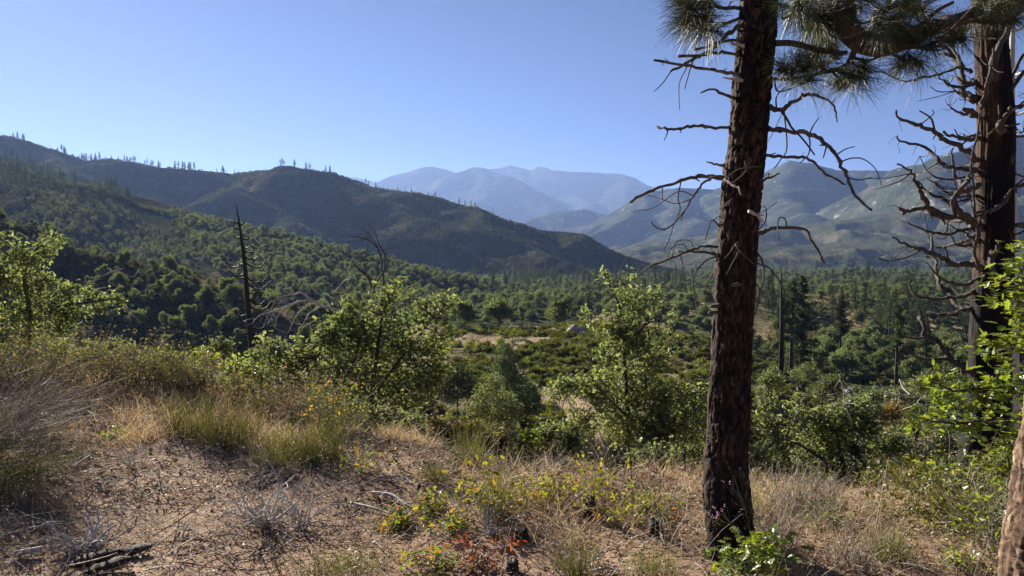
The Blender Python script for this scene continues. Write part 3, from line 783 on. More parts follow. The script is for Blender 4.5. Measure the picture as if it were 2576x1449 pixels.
if rest: gn_instancer("far_pine_woods", np.array([j[0] for j in rest]), [j[1] for j in rest], rs.uniform(0, 6.28, len(rest)), rs.randint(0, 4, len(rest)), [joined(P_PINE[k]) for k in range(4)], "")
# the tall pines right of the near trunk
def tall(x, yb, yt, Y, pr, label):
    b = at(x, yb, Y); zz = drop(b[0], b[1]); top = at(x, yt, Y)[2]
    H = top - zz
    place(P_PINEN[pr], "pine_tree", (b[0], b[1], zz), random.uniform(0, 6.28), H / 16.0, label, "tree", "tall pines behind the grassy hollow")
tall(2015, 905, 690, 130, 2, "tallest bushy pine of the close group right of the near trunk")
tall(1990, 900, 700, 128, 1, "second pine of the close group, leaning crown on a bare stem")
tall(1968, 910, 735, 124, 1, "third pine of the close group, thin crown")
tall(2113, 917, 740, 150, 0, "single pine standing alone right of the close pine group")
tall(2255, 935, 760, 120, 1, "sparse pine left of the burnt cedar trunk")
tall(2330, 900, 800, 140, 2, "short full pine left of the burnt cedar trunk")
b = at(1964, 990, 85)
place(P_SNAG[0], "burnt_snag", (b[0], b[1], drop(b[0], b[1])), .4, (1.25, 1.25, 1.05), "tall black burnt trunk just right of the near pine", "tree", None)

# shrubs: knoll and slopes
kb = sample([(1110, 870), (1445, 822), (1790, 880), (2150, 1000), (2350, 1150), (1900, 1150), (1350, 1060), (1110, 960)], 230, ("knoll",), 1.6, dens=lambda x, y: clumpy(x, y, 40, .42, 9))
for k, (p, s_, lab, grp) in enumerate(zoned([(p, random.uniform(.3, .8), "low bush on the boulder knoll", "scrub on the boulder knoll") for p in kb if not (abs(p[0] / p[1] - (1447 - 1288) / F) < .020 and p[1] < 97)])):
    place(P_BUSH[random.choice((0, 1, 2, 3, 4, 3, 4, 5))], "shrub", p, random.uniform(0, 6.28), s_, lab, "shrub", grp)
def polar_pts(fn, az0, az1, r0, r1, n, zmin, seed):
    r = np.random.RandomState(seed)
    a = np.radians(r.uniform(az0, az1, n)); rr = np.sqrt(r.uniform(r0 * r0, r1 * r1, n))
    x, y = rr * np.sin(a), rr * np.cos(a); z = fn(x, y)
    k = z > zmin
    return np.stack([x, y, z], -1)[k]
pts = np.concatenate([polar_pts(MAIN, -42, 25, 780, 1400, 26000, -18, 1), polar_pts(SPURB, -42, 10, 250, 760, 16000, -18, 2), polar_pts(SPURA, -42, 4, 110, 270, 4500, -18, 3),
                      polar_pts(KNOLL, -22, 42, 46, 130, 17000, -26, 4), polar_pts(valley, 8, 44, 90, 260, 9000, -40, 8), polar_pts(RISE, -8, 44, 230, 760, 9000, -19, 10), polar_pts(zg, 12, 44, 22, 62, 2600, -40, 9), polar_pts(GRASSY, 2, 44, 150, 330, 2600, -24, 5), polar_pts(ROLL, 5, 42, 900, 2400, 22000, -18, 6), polar_pts(valley, -40, 40, 120, 1000, 9000, -40, 7)])
dd = np.hypot(pts[:, 0], pts[:, 1])
msk = fbm(pts[:, 0] / (dd * .06 + 3), pts[:, 1] / (dd * .06 + 3), 71, 3) > np.where(dd < 140, -.04, -.28)
pts, dd = pts[msk], dd[msk]
sc_ = np.where(dd < 140, .42, np.where(dd < 300, .6, np.where(dd < 800, .9, 1.3))) * rs.uniform(.3, 1.0, len(pts)) ** 1.5 * 1.4
cl = []
for _k in range(2600):
    seg = random.choice(MAIN.lines[:1] * 3 + SPURB.lines[:1])[0]; i_ = random.randrange(len(seg) - 1); t_ = random.random()
    q_ = seg[i_] * (1 - t_) + seg[i_ + 1] * t_; q_ = q_ * (1 - random.uniform(0, .018))
    cl.append((q_[0], q_[1]))
cl = np.array(cl); zc = np.maximum(MAIN(cl[:, 0], cl[:, 1]), SPURB(cl[:, 0], cl[:, 1]))
kx = polar_pts(KNOLL, -12, 8, 62, 120, 3000, -26, 15); kx = kx[fbm(kx[:, 0] / 3.5, kx[:, 1] / 3.5, 120, 3) > .05]
pts = np.concatenate([pts, np.column_stack([cl, zc]), kx]); sc_ = np.concatenate([sc_, rs.uniform(.6, 2.4, len(cl)), rs.uniform(.25, .6, len(kx))])
gn_instancer("chaparral_scrub", pts, sc_, rs.uniform(0, 6.28, len(pts)), np.where(rs.rand(len(pts)) < np.where(np.hypot(pts[:, 0], pts[:, 1]) < 140, .5, .8), rs.randint(0, 3, len(pts)), rs.randint(3, 6, len(pts))), [joined(b_) for b_ in P_BUSH], "")

# boulder on the knoll
def rock(name, c, size, seed, mat, label, group=None):
    r = np.random.RandomState(seed)
    n, m = 34, 48
    th, ph = np.meshgrid(np.linspace(0, math.pi, n), np.arange(m) * 2 * math.pi / m, indexing='ij')
    d = np.stack([np.sin(th) * np.cos(ph), np.sin(th) * np.sin(ph), np.cos(th)], -1).reshape(-1, 3)
    nn = 1 + .30 * fbm(d[:, 0] * 1.4 + seed, d[:, 1] * 1.4 + d[:, 2] * 1.7, seed, 4) - .10 * (np.abs(fbm(d[:, 0] * 2 + d[:, 2] * 2, d[:, 1] * 2, seed + 5, 3)) < .06)
    d = d * nn[:, None]; d[:, 2] = np.where(d[:, 2] < -.25, -.25, d[:, 2])
    i, j = np.meshgrid(np.arange(n - 1), np.arange(m), indexing='ij')
    q = np.stack([i * m + j, (i + 1) * m + j, (i + 1) * m + (j + 1) % m, i * m + (j + 1) % m], -1).reshape(-1, 4)
    mb = MB(); mb.add(d * np.array(size), q)
    o = mb.build(name, mat); o.location = c
    return tag(o, label, "boulder", group)
M_ROCK = wood_mat("granite boulder", [(.3, (.17, .14, .115)), (.48, (.38, .32, .26)), (.75, (.52, .45, .38))], 2.6, (1, 1, 2.2), .95, .9, .05, .12)
b = at(1447, 833, 95); rock("boulder", (b[0], b[1], drop(b[0], b[1]) + .1), (1.2, 1.0, 1.25), 3, M_ROCK, "big pale rounded boulder on top of the scrub covered knoll")
for k, (x, y, s) in enumerate([(1205, 905, .35), (1180, 935, .3), (1905, 850, .8), (1930, 862, .9), (1960, 872, .7), (1895, 876, .6), (1640, 845, .3)]):
    h = hit(x, y)
    rock("rock", tuple(h[0]), (s, s * .8, s * .6), 10 + k, M_ROCK, "small granite rock bedded in the scrub beyond the bank", "small granite rocks beyond the bank")
# fallen log on the knoll's right flank
h1, h2 = hit(2010, 935), hit(2160, 1000)
if h1 and h2:
    mb = MB(); a_, b_ = np.array(h1[0]), np.array(h2[0]); tube(mb, spline([a_ + (0, 0, .25), (a_ + b_) / 2 + (0, 0, .35), b_ + (0, 0, .25)]), [.2, .12], 8)
    tag(mb.build("fallen_log", M_DEADCEDAR, None, a_), "long grey fallen log on the slope below the tall pines", "log")

# ================================================================== FOREGROUND
def gpt(x, y):
    h = hit(x, y, ("ground",))
    return np.array(h[0])
def gz(x, y): return float(zg(x, y))
def gpos(x, y, z0=0.0): return np.array([x, y, gz(x, y) + z0])

def blades(mb, P0, D, L, bend, r0, S=4, tip=.15, flat=False):
    """many thin tapering stems at once: bases P0, directions D, lengths L, end offsets bend"""
    n = len(P0); t = np.linspace(0, 1, S + 1)
    L = np.asarray(L).reshape(-1, 1, 1)
    C = P0[:, None, :] + D[:, None, :] * L * t[None, :, None] + bend[:, None, :] * L * (t ** 2)[None, :, None]
    u = np.cross(D, rs.normal(size=(n, 3))); u /= np.linalg.norm(u, axis=1)[:, None] + 1e-9
    v = np.cross(D, u)
    w = (np.asarray(r0).reshape(-1, 1) * (1 - (1 - tip) * t[None, :] ** 1.3))[:, :, None]
    if flat:
        V = np.stack([C - u[:, None, :] * w, C + u[:, None, :] * w], 2); k = 2; pairs = [(0, 1)]
    else:
        V = np.stack([C + u[:, None, :] * w, C + (-.5 * u + .87 * v)[:, None, :] * w, C + (-.5 * u - .87 * v)[:, None, :] * w], 2); k = 3; pairs = [(0, 1), (1, 2), (2, 0)]
    V = V.reshape(-1, 3)
    base = (np.arange(n) * (S + 1) * k)[:, None]
    q = []
    for s in range(S):
        for a, b in pairs:
            q.append(np.stack([base[:, 0] + s * k + a, base[:, 0] + s * k + b, base[:, 0] + (s + 1) * k + b, base[:, 0] + (s + 1) * k + a], -1))
    mb.add(V, np.concatenate(q))
    return C
def unit(v): return v / (np.linalg.norm(v, axis=-1, keepdims=True) + 1e-9)
def t_leaf_mid(seed):
    r = np.random.RandomState(seed)
    half = [(.24, .26), (.12, .44), (.34, .70)]
    L = [[-x * r.uniform(.8, 1.2), y, .12 * x] for x, y in half]; Q = [[x * r.uniform(.8, 1.2), y, .12 * x] for x, y in half]
    V = np.array(L + Q + [[0, 0, 0], [0, .45, -.03], [0, 1, -.08]]); b, m, t = 6, 7, 8
    T = [(b, m, 0), (m, 1, 0), (m, 2, 1), (m, t, 2), (b, 3, m), (m, 3, 4), (m, 4, 5), (m, 5, t)]
    V[:, 2] -= .12 * V[:, 1] ** 2
    return V, None, np.array(T)
MID = [t_leaf_mid(k) for k in range(3)]

# ---- trunks with real bark relief
def bark_trunk(name, pts, rads, nt, nz, seed, style, mat, parent, origin):
    P = spline(pts, 12); m = len(P)
    tt = np.linspace(0, m - 1, nz)
    C = np.stack([np.interp(tt, np.arange(m), P[:, k]) for k in range(3)], -1)
    rad = np.interp(tt, np.linspace(0, m - 1, len(rads)), rads)
    th = np.arange(nt) * 2 * math.pi / nt + math.pi / 2
    Z, TH = np.meshgrid(C[:, 2], th, indexing='ij'); RR = np.repeat(rad[:, None], nt, 1)
    s_ = (TH - math.pi / 2) * RR.mean()
    wob = .02 * fbm(s_ * 9, Z * 4, seed + 4, 3)
    PLW, PLH = (.036, .15) if seed == 21 else (.05, .17)
    if style == 'plates':
        wx = .016 * fbm(s_ * 30, Z * 9, seed + 14, 4) + .010 * fbm(s_ * 90, Z * 30, seed + 15, 3); wz = .05 * fbm(s_ * 22, Z * 12, seed + 16, 4)
        f1, f2, idv = worley((s_ + wob + wx) / PLW, (Z + wob * 3 + wz) / PLH, seed)
        g1, g2, idg = worley((s_ + wx * 1.4) / (PLW * .45), (Z + wz) / (PLH * .5), seed + 31)
        fur = rfbm(s_ * 11 + wob * 8, Z * 1.4 + 3, seed + 40, 4)
        h = sstep(.02, .22, f2 - f1) * sstep(-.75, -.15, fur)
        hg = sstep(.0, .25, g2 - g1)
        fl = fbm(s_ * 60, Z * 26, seed + 9, 4)
        d = .015 * (h - .55) * (.3 + 1.2 * idv) + .006 * (hg - .5) * (.3 + idg) + .007 * fl + .012 * fur
        ridge = np.clip(.12 + .35 * h * (.3 + idv) + .22 * hg * idg + .45 * fl, 0, 1)
        char_shade = np.full(Z.shape, -.02) + .16 * (1 - h) * (1 - .4 * hg) + .10 * sstep(.9, .1, Z - C[0, 2])
    else:
        r1 = rfbm(s_ * 6.5 + wob * 6, Z * .55, seed, 5); r2 = rfbm(s_ * 22 + wob * 10, Z * 1.3, seed + 5, 4)
        h = .5 + .5 * r1
        d = .035 * r1 + .012 * r2 + .03 * fbm(s_ * 2, Z * .5, seed + 2, 3)
        ridge = np.clip(.5 + .3 * r1 + .3 * r2, 0, 1)
        zz = Z - C[0, 2]
        char_shade = .30 * sstep(4.6, 2.2, zz) + .07 - .05 * sstep(4.0, 5.5, zz) - .20 * np.clip(-np.cos(TH) - .1, 0, 1) + .16 * np.clip(np.cos(TH) + .35, 0, 1) + .16 * fbm(s_ * 1.5, Z * .35, seed + 12, 3)  # burn char, with the sunlit left side and shaded right painted into it
    rr = RR + d
    V = np.stack([C[:, None, 0] + np.cos(TH) * rr, C[:, None, 1] + np.sin(TH) * rr, Z], -1).reshape(-1, 3)
    i, j = np.meshgrid(np.arange(nz - 1), np.arange(nt), indexing='ij')
    q = np.stack([i * nt + j, i * nt + (j + 1) % nt, (i + 1) * nt + (j + 1) % nt, (i + 1) * nt + j], -1).reshape(-1, 4)
    mb = MB(); mb.add(V, q)
    o = mb.build(name, mat, parent, origin)
    for nm, a in (("ridge", ridge), ("char_shade", char_shade)):
        t = o.data.attributes.new(nm, 'FLOAT', 'POINT'); t.data.foreach_set("value", a.ravel().astype(np.float32))
    return o

def traced(pts, conv, Y, w, rng, wander=.10, twigs=(), parent=None, origin=None, mat=None, name="branch", label=None, depth=0.0, start=0.0, n=7, kink=.3):
    """a branch along picture points at depth Y, wandering in depth; twigs are children"""
    def pts3(pp, d0, slope):
        out = []; d = d0
        for k, p in enumerate(pp):
            x, y = conv(*p)
            out.append(at(x, y, Y + d)); d += slope + rng.normal(0, wander * .35)
        return np.array(out)
    slope = rng.uniform(-1, 1) * wander + depth
    P = pts3(pts, start, slope)
    S = spline(P, 4)
    scale = px(Y)
    S = S + rng.normal(0, kink * w[-1] * scale * .5, S.shape) * np.linspace(0, 1, len(S))[:, None]
    rr_ = np.interp(np.linspace(0, 1, len(S)), np.linspace(0, 1, len(w)), [ww * scale / 2 for ww in w]) * (1 + rng.normal(0, .11, len(S)))
    S[1:-1] += rng.normal(0, .35, S[1:-1].shape) * rr_[1:-1, None]
    mb = MB(); tube(mb, S, rr_, n)
    for _ in range(rng.randint(1, 4)):                                # broken spurs along the limb
        k = rng.randint(1, len(S)); d_ = unit(rng.normal(size=3) + np.array([0, -.3, .2])); q0 = S[min(k, len(S) - 2)]; r0_ = rr_[min(k, len(S) - 2)]
        tube(mb, np.array([q0, q0 + d_ * r0_ * 2.2, q0 + d_ * r0_ * rng.uniform(3, 6)]), [r0_ * .55, r0_ * .3], 4)
    o = mb.build(name, mat or M_DEADPINE, parent, origin)
    if label: o["label"] = label
    for tw, tww in twigs:
        x0, y0 = conv(*tw[0])
        # join the twig to the nearest point of the branch
        ds = [np.hypot(*(np.array([(v[0]) / v[1], (v[2] - CAMZ) / v[1]]) - np.array([at(x0, y0, 1)[0], at(x0, y0, 1)[2] - CAMZ]))) for v in S]
        k = int(np.argmin(ds)); d0 = S[k][1] - Y
        T = pts3(tw, d0, rng.uniform(-1, 1) * wander * .8)
        T[0] = S[k]
        mt = MB(); tube(mt, spline(T, 4), [tww * scale / 2, tww * scale / 2 * .55], 5)
        t = mt.build("twig", mat or M_DEADPINE, o, origin)
    return o

# ------------------------------------------------------------------ the near pine
YP = 5.1
PB = np.append(at(1837, 1378, YP)[:2], 0); PB[2] = gz(PB[0], PB[1])
pine = empty("pine_tree", PB, "tall charred pine trunk close by with dead side branches and needles above", "tree")
prof = [(1838, 1420, 140), (1840, 1378, 124), (1834, 1321, 117), (1827, 1172, 107), (1836, 1037, 101), (1841, 824, 94), (1857, 583, 95), (1868, 456, 91), (1880, 355, 89), (1890, 228, 88), (1902, 101, 88), (1909, 0, 82), (1918, -150, 78), (1930, -450, 70), (1950, -900, 45), (1960, -1300, 15)]
tr_pts = [at(x, y, YP) for x, y, w in prof]
bark_trunk("trunk", tr_pts, [w * px(YP) / 2 * .97 for *_, w in prof], 120, 520, 21, "plates", M_PINEBARK, pine, PB)
c3 = lambda a, b: (1533.4 + .5071 * a, .5071 * b)
pr = np.random.RandomState(5)
def pb(pts, w0, w1, twigs=(), mat=None, label=None, depth=0.0, start=0.0, conv=c3):
    traced(pts, conv, YP, (w0 * .507, (w0 + w1) * .26, w1 * .507), pr, .07, [(t, tw * .507) for t, tw in twigs], pine, PB, mat, "branch", label, depth, start)
pb([(670, 115), (640, 130), (590, 165), (545, 215), (490, 255), (430, 285), (360, 325), (300, 355)], 23, 11, [([(300, 355), (265, 410), (220, 455)], 7), ([(400, 295), (375, 350), (345, 420), (348, 545)], 7), ([(415, 300), (395, 360), (373, 440)], 8)])
pb([(680, 198), (660, 200), (560, 205), (490, 225), (422, 250)], 18, 11)
pb([(680, 268), (640, 268), (560, 262), (480, 270), (342, 280)], 18, 13, [([(480, 270), (498, 305)], 5)])
pb([(680, 376), (635, 370), (560, 355), (470, 342), (380, 325), (220, 297)], 19, 11)
pb([(660, 400), (620, 395), (560, 385)], 20, 6, (), M_DEAD, "short broken pale stub", start=-.1)
pb([(670, 225), (635, 220), (603, 212)], 18, 10, (), M_DEAD, "short broken pale stub", start=-.1)
pb([(670, 500), (620, 490), (560, 465), (510, 443), (452, 460)], 21, 7)
pb([(650, 632), (605, 632), (500, 630), (420, 628), (350, 638), (290, 640), (240, 630)], 18, 13, [([(292, 645), (285, 665), (270, 697)], 8)])
pb([(620, 830), (590, 825), (530, 815), (485, 805)], 24, 6)
pb([(620, 890), (575, 885), (510, 878), (440, 877), (370, 890), (300, 915), (230, 937), (160, 965), (100, 1000)], 24, 14, [([(355, 905), (340, 980), (350, 1040), (320, 1110), (295, 1190), (270, 1240), (300, 1260)], 7), ([(260, 935), (262, 985)], 6)])
pb([(580, 870), (520, 880), (470, 905), (430, 950), (405, 990), (370, 1050), (290, 1130), (235, 1130), (205, 1100)], 13, 6, [([(405, 985), (330, 1010), (250, 985), (180, 965)], 6), ([(405, 960), (340, 950), (220, 1030), (135, 1045)], 6), ([(370, 1050), (355, 1095)], 7)])
pb([(580, 1218), (530, 1220), (450, 1225), (390, 1245), (310, 1280), (230, 1310), (160, 1350), (130, 1385)], 15, 7, [([(390, 1245), (370, 1215), (320, 1220), (290, 1260), (310, 1295), (350, 1290), (360, 1240)], 6), ([(310, 1280), (330, 1200), (400, 1195), (420, 1250)], 7), ([(230, 1310), (265, 1340)], 5), ([(360, 1260), (362, 1330), (330, 1449)], 6)], depth=-.03)
pb([(570, 1275), (535, 1265), (450, 1250), (340, 1248)], 17, 12)
pb([(570, 1260), (530, 1270), (470, 1300), (430, 1350), (415, 1400), (430, 1500), (435, 1560)], 9, 5, depth=-.04)
pb([(560, 1300), (530, 1320), (500, 1380), (465, 1449), (430, 1500)], 9, 5)
pb([(575, 1150), (545, 1125), (510, 1090), (490, 1130), (475, 1190)], 12, 5, [([(510, 1090), (555, 1065)], 5)])
pb([(770, 520), (790, 530), (850, 545), (900, 510), (950, 480), (990, 468), (1040, 478), (1100, 510), (1120, 550), (1130, 605)], 26, 7, [([(825, 520), (828, 480), (868, 435)], 9), ([(1095, 510), (1120, 492)], 6),
   ([(850, 545), (880, 590), (905, 635), (950, 680), (990, 730), (1017, 768)], 13), ([(905, 640), (880, 730), (850, 790), (818, 835)], 9), ([(870, 600), (800, 680), (775, 705)], 4)])
pb([(740, 632), (780, 635), (860, 643), (940, 655), (1010, 675), (1080, 720), (1130, 770), (1160, 840), (1190, 900), (1220, 970), (1300, 1045)], 25, 10, [([(1000, 660), (1010, 625), (1040, 582)], 8), ([(1000, 660), (995, 720), (985, 770), (945, 808)], 8), ([(1078, 725), (1060, 785)], 9), ([(1130, 760), (1170, 740), (1218, 727)], 7), ([(1160, 805), (1200, 785), (1260, 790), (1320, 840), (1350, 920)], 7), ([(1190, 890), (1240, 893), (1300, 880)], 7)])
pb([(730, 768), (765, 770), (840, 778), (920, 778), (980, 785), (1030, 820), (1080, 870), (1130, 890), (1168, 915)], 20, 9, [([(945, 805), (950, 780), (965, 755)], 6)])
pb([(715, 905), (750, 895), (800, 880), (842, 860)], 18, 6, [([(755, 880), (785, 862), (815, 878)], 5)])
pb([(720, 1160), (740, 1135), (770, 1100), (778, 1040), (760, 1020), (745, 1030)], 9, 6)
pb([(690, 1050), (730, 1065), (755, 1095)], 17, 12, [([(735, 1060), (785, 1035), (830, 1003)], 7)], M_DEAD, "pale broken branch stub pointing at the viewer", start=-.30)
pb([(700, 1170), (735, 1160), (790, 1140), (860, 1130), (960, 1133), (1000, 1190), (1040, 1260), (1070, 1312)], 22, 8, [([(880, 1125), (870, 1085), (840, 1085), (835, 1160), (850, 1195), (870, 1208)], 7)])
pb([(700, 1220), (725, 1240), (760, 1300), (765, 1370), (745, 1449), (700, 1520), (690, 1560)], 10, 6, [([(745, 1280), (700, 1305)], 5)], depth=-.03)
pb([(700, 1300), (730, 1305), (790, 1330), (840, 1390), (868, 1449), (875, 1510), (850, 1530)], 10, 6)
pb([(690, 1375), (720, 1400), (745, 1440), (740, 1500), (720, 1560)], 9, 5)
for pp, a_ in (([(640, 1205), (625, 1210), (600, 1250), (570, 1285)], 7), ([(640, 1220), (625, 1215), (660, 1260), (715, 1310)], 8), ([(640, 1250), (615, 1300), (580, 1360)], 7), ([(575, 890), (620, 850), (690, 830), (755, 828)], 7), ([(670, 800), (676, 850), (600, 915)], 6), ([(575, 890), (600, 910), (640, 930), (655, 970)], 16)):
    pb(pp, a_ * .95, a_ * .6, (), M_DEADPINE if a_ < 10 else None, "thin bent twig in front of the trunk" if a_ < 10 else None, start=-.24)
for (x, y) in ((1790, 769), (1785, 785), (1845, 715)):
    a_ = at(x + 18, y, YP - .1); b_ = at(x, y + 2, YP - .26)
    mb = MB(); tube(mb, [a_, (a_ + b_) / 2, b_], [.016, .012], 6); mb.build("branch", M_DEADPINE, pine, PB)

# needle tufts
def tuft(seed, n=120, L=.20):
    r = np.random.RandomState(seed); mb = MB()
    s0 = r.uniform(-.10, .03, n)
    P0 = np.stack([r.normal(0, .004, n), s0, r.normal(0, .004, n)], -1)
    ang = np.abs(r.normal(.62, .36, n)) ; az = r.uniform(0, 6.283, n)
    D = np.stack([np.sin(ang) * np.cos(az), np.cos(ang), np.sin(ang) * np.sin(az)], -1)
    bend = np.stack([0 * az, 0 * az, -np.abs(r.normal(.26, .16, n))], -1)
    blades(mb, P0, D, r.uniform(.7, 1.15, n) * L, bend, r.uniform(.0012, .0018, n), 3, .35)
    return mb.mesh("needle_tuft", M_PINEN, smooth=True)
TUFTS = [tuft(k) for k in range(6)]
c4 = lambda a, b: (1916.7 + .5072 * a, .5072 * b)
def live(pts, w, conv, tufts, subs=(), label=None, Y=YP, spread=.28):
    P = [at(*conv(*p), Y + pr.normal(0, .04) + k * pr.uniform(-.02, .03)) for k, p in enumerate(pts)]
    S = spline(P, 5); sc = px(Y)
    mb = MB(); tube(mb, S, [x * sc / 2 for x in w], 9)
    o = mb.build("branch", M_DEADPINE, pine, PB)
    if label: o["label"] = label
    sk = [S]
    for sp, sw in subs:
        T = [at(*conv(*p), Y + pr.normal(0, .06) + .03 * k * pr.choice((-1, 1))) for k, p in enumerate(sp)]
        T = np.array(T); k = np.argmin(np.linalg.norm(S - T[0], axis=1)); T[0] = S[k]
        T = spline(T, 4); mt = MB(); tube(mt, T, [sw * sc / 2, sw * sc / 3], 6); mt.build("branchlet", M_DEADPINE, o, PB); sk.append(T)
    A = np.vstack(sk)
    for (x, y) in tufts:
        c = at(*conv(x, y), Y + pr.normal(0, spread))
        k = np.argmin(np.linalg.norm((A - c) * np.array([1, .5, 1]), axis=1)); a = A[k]
        d = c - a; L = np.linalg.norm(d)
        if L > .06:
            mid = a + d * .5 + np.array([0, 0, -.05 * L]) + pr.normal(0, .04 * L, 3)
            mt = MB(); tube(mt, spline([a, mid, c], 4), [.007, .004], 5); mt.build("branchlet", M_DEADPINE, o, PB)
        dirv = d / (L + 1e-6) + pr.normal(0, .35, 3) + np.array([0, 0, .05])
        t = bpy.data.objects.new("needle_tuft", TUFTS[pr.randint(6)]); COL.objects.link(t); t.parent = o
        t.location = c - PB; t.rotation_mode = 'QUATERNION'; t.rotation_quaternion = Vector(dirv).to_track_quat('Y', 'Z')
        s = pr.uniform(.75, 1.15); t.scale = (s, s, s)
    return o
def inside(poly, n):
    out = []
    x0, x1 = min(p[0] for p in poly), max(p[0] for p in poly); y0, y1 = min(p[1] for p in poly), max(p[1] for p in poly)
    while len(out) < n:
        x, y = pr.uniform(x0, x1), pr.uniform(y0, y1)
        if inpoly(poly, x, y): out.append((x, y))
    return out
live([(-20, -170), (150, -150), (330, -60), (395, 40), (420, 130), (470, 195), (550, 225), (640, 222), (720, 190), (800, 150), (900, 120), (1000, 90), (1110, 30), (1200, -20)], (52, 58, 58, 56, 46, 34, 20), c4,
     inside([(90, 0), (330, 0), (400, 160), (300, 165), (100, 140)], 22) + inside([(400, -20), (1050, -20), (1150, 130), (1000, 200), (760, 235), (560, 190), (460, 140)], 36) + inside([(1000, -30), (1300, -30), (1300, 110), (1150, 150)], 18) + [(720, 320), (760, 300), (690, 290)],
     [([(640, 222), (690, 290), (750, 315)], 8), ([(480, 205), (600, 240), (760, 235), (900, 200), (1010, 190)], 9), ([(400, 60), (300, 70), (200, 60), (100, 90)], 14), ([(800, 150), (860, 60), (950, 10)], 12), ([(1000, 90), (1100, 110), (1200, 100)], 12), ([(550, 225), (540, 150), (600, 60)], 10), ([(720, 190), (780, 240), (900, 230), (960, 290)], 9)],
     "thick live branch sweeping down from above and out to the right")
live([(30, 215), (60, 215), (150, 215), (250, 240), (330, 258), (420, 262)], (17, 15, 10), c4, [(300, 250), (360, 240)], label="live branch with a few tufts below the thick one")
live([(470, 200), (445, 285), (400, 335), (300, 360), (220, 378), (120, 392), (20, 388)], (16, 14, 12, 10, 8, 9), c4, [(180, 300), (110, 330), (90, 350), (150, 350), (240, 310), (300, 320), (230, 400), (160, 400), (400, 410), (430, 395), (370, 400), (420, 360), (360, 290), (270, 280), (470, 370), (500, 330), (210, 340)],
     [([(400, 335), (390, 400), (395, 430)], 6), ([(300, 360), (240, 325), (150, 330)], 6), ([(445, 285), (520, 300), (580, 280), (640, 235)], 8), ([(300, 360), (340, 300), (370, 260)], 5)], label="low live branch with drooping needle tufts")
cb = lambda a, b: (1597.3 + .38 * a, .38 * b)
live([(760, -30), (720, 50), (650, 50), (590, 55), (520, 35), (470, 10), (420, 10)], (10, 9, 6), cb, [(330, 20), (400, 10), (450, 40), (500, 10), (380, 60)], [([(590, 55), (640, 10), (700, -10)], 5)], label="needle branch at the upper left of the trunk")
live([(730, 60), (715, 90), (690, 120), (640, 142), (590, 155), (540, 155), (480, 140), (430, 120)], (9, 8, 5), cb, [(380, 110), (420, 130), (350, 90), (400, 160), (450, 190), (480, 200), (520, 190), (470, 110), (360, 140)], label="curved needle branch left of the trunk")

# ------------------------------------------------------------------ the burnt cedar
YC = 13.0
CB = np.append(at(2478, 1215, YC)[:2], 0); CB[2] = gz(CB[0], CB[1])
cedar = empty("burnt_tree", CB, "big burnt cedar trunk with orange bark and twisted grey branches", "tree")
prof = [(2466, 1290, 170), (2468, 1205, 135), (2485, 1050, 112), (2490, 950, 106), (2492, 790, 98), (2498, 640, 96), (2500, 500, 90), (2500, 400, 92), (2502, 330, 90), (2498, 250, 90), (2492, 117, 84), (2490, 0, 76), (2488, -200, 66), (2480, -500, 60), (2478, -900, 25)]
bark_trunk("trunk", [at(x, y, YC) for x, y, w in prof], [w * px(YC) / 2 * .86 for *_, w in prof], 140, 360, 33, 'fibre', M_CEDARBARK, cedar, CB)
c6 = lambda a, b: (2236 + .4849 * a, 255.6 + .4849 * b)
cr_ = np.random.RandomState(11)
def twiglets(P_, n, L):
    out = []
    for _ in range(n):
        k = cr_.randint(len(P_)); x, y = P_[k]
        a = cr_.uniform(2.2, 4.4) if cr_.rand() < .7 else cr_.uniform(0, 6.28)
        p = [(x, y)]
        for s in range(3):
            a += cr_.normal(0, .5); x += math.cos(a) * L / 3; y += math.sin(a) * L / 3; p.append((x, y))
        out.append((p, cr_.uniform(2.5, 5)))
    return out
def cbh(pts, w0, w1, twigs=(), start=0.0, mat=None, label=None, conv=c6, depth=None, nt=4):
    d = cr_.uniform(-.10, .08) if depth is None else depth
    tw = list(twigs) + twiglets(pts[len(pts) // 3:], nt, 70)
    traced(pts, conv, YC, (w0 * .485 * 1.15, (w0 * .62 + w1 * .38) * .485 * 1.1, w1 * .485), cr_, .22, [(t, x * .485) for t, x in tw], cedar, CB, mat or M_DEADCEDAR, "branch", label, d, start, 7, .6)
cbh([(480, 310), (445, 290), (400, 250), (340, 220), (270, 190), (235, 150), (170, 130), (130, 110), (50, 88), (38, 45)], 26, 9, [([(240, 150), (225, 100), (205, 75), (160, 48)], 12), ([(212, 80), (230, 65), (225, 42)], 7), ([(250, 170), (228, 195)], 9)], nt=2)
cbh([(480, 195), (440, 195), (380, 190), (330, 180), (285, 160)], 20, 12, nt=1)
cbh([(480, 350), (440, 350), (350, 345), (290, 330), (245, 290), (210, 255), (160, 225), (60, 208), (45, 180)], 22, 9, nt=8)
cbh([(480, 520), (440, 500), (400, 470), (370, 420), (340, 380), (330, 300), (330, 240)], 26, 9, nt=5)
cbh([(480, 660), (440, 640), (400, 600), (350, 560), (335, 510), (370, 460), (400, 420), (430, 370)], 34, 16, start=-.3, nt=4)
cbh([(490, 660), (450, 650), (380, 600), (300, 595), (215, 560), (180, 500), (160, 450), (130, 410), (110, 360), (40, 325)], 34, 9, [([(110, 380), (60, 410), (-20, 440), (-90, 460)], 8), ([(110, 385), (0, 395), (-110, 400)], 6)], nt=6)
cbh([(390, 600), (330, 545), (270, 500), (200, 470), (160, 415)], 18, 9, nt=4)
cbh([(300, 590), (215, 555), (150, 555), (90, 570), (52, 550)], 18, 18, nt=2)
cbh([(480, 648), (450, 655), (380, 665), (310, 690), (250, 680), (180, 665), (100, 630)], 20, 7, [([(270, 688), (300, 670), (305, 620)], 14)], nt=9)
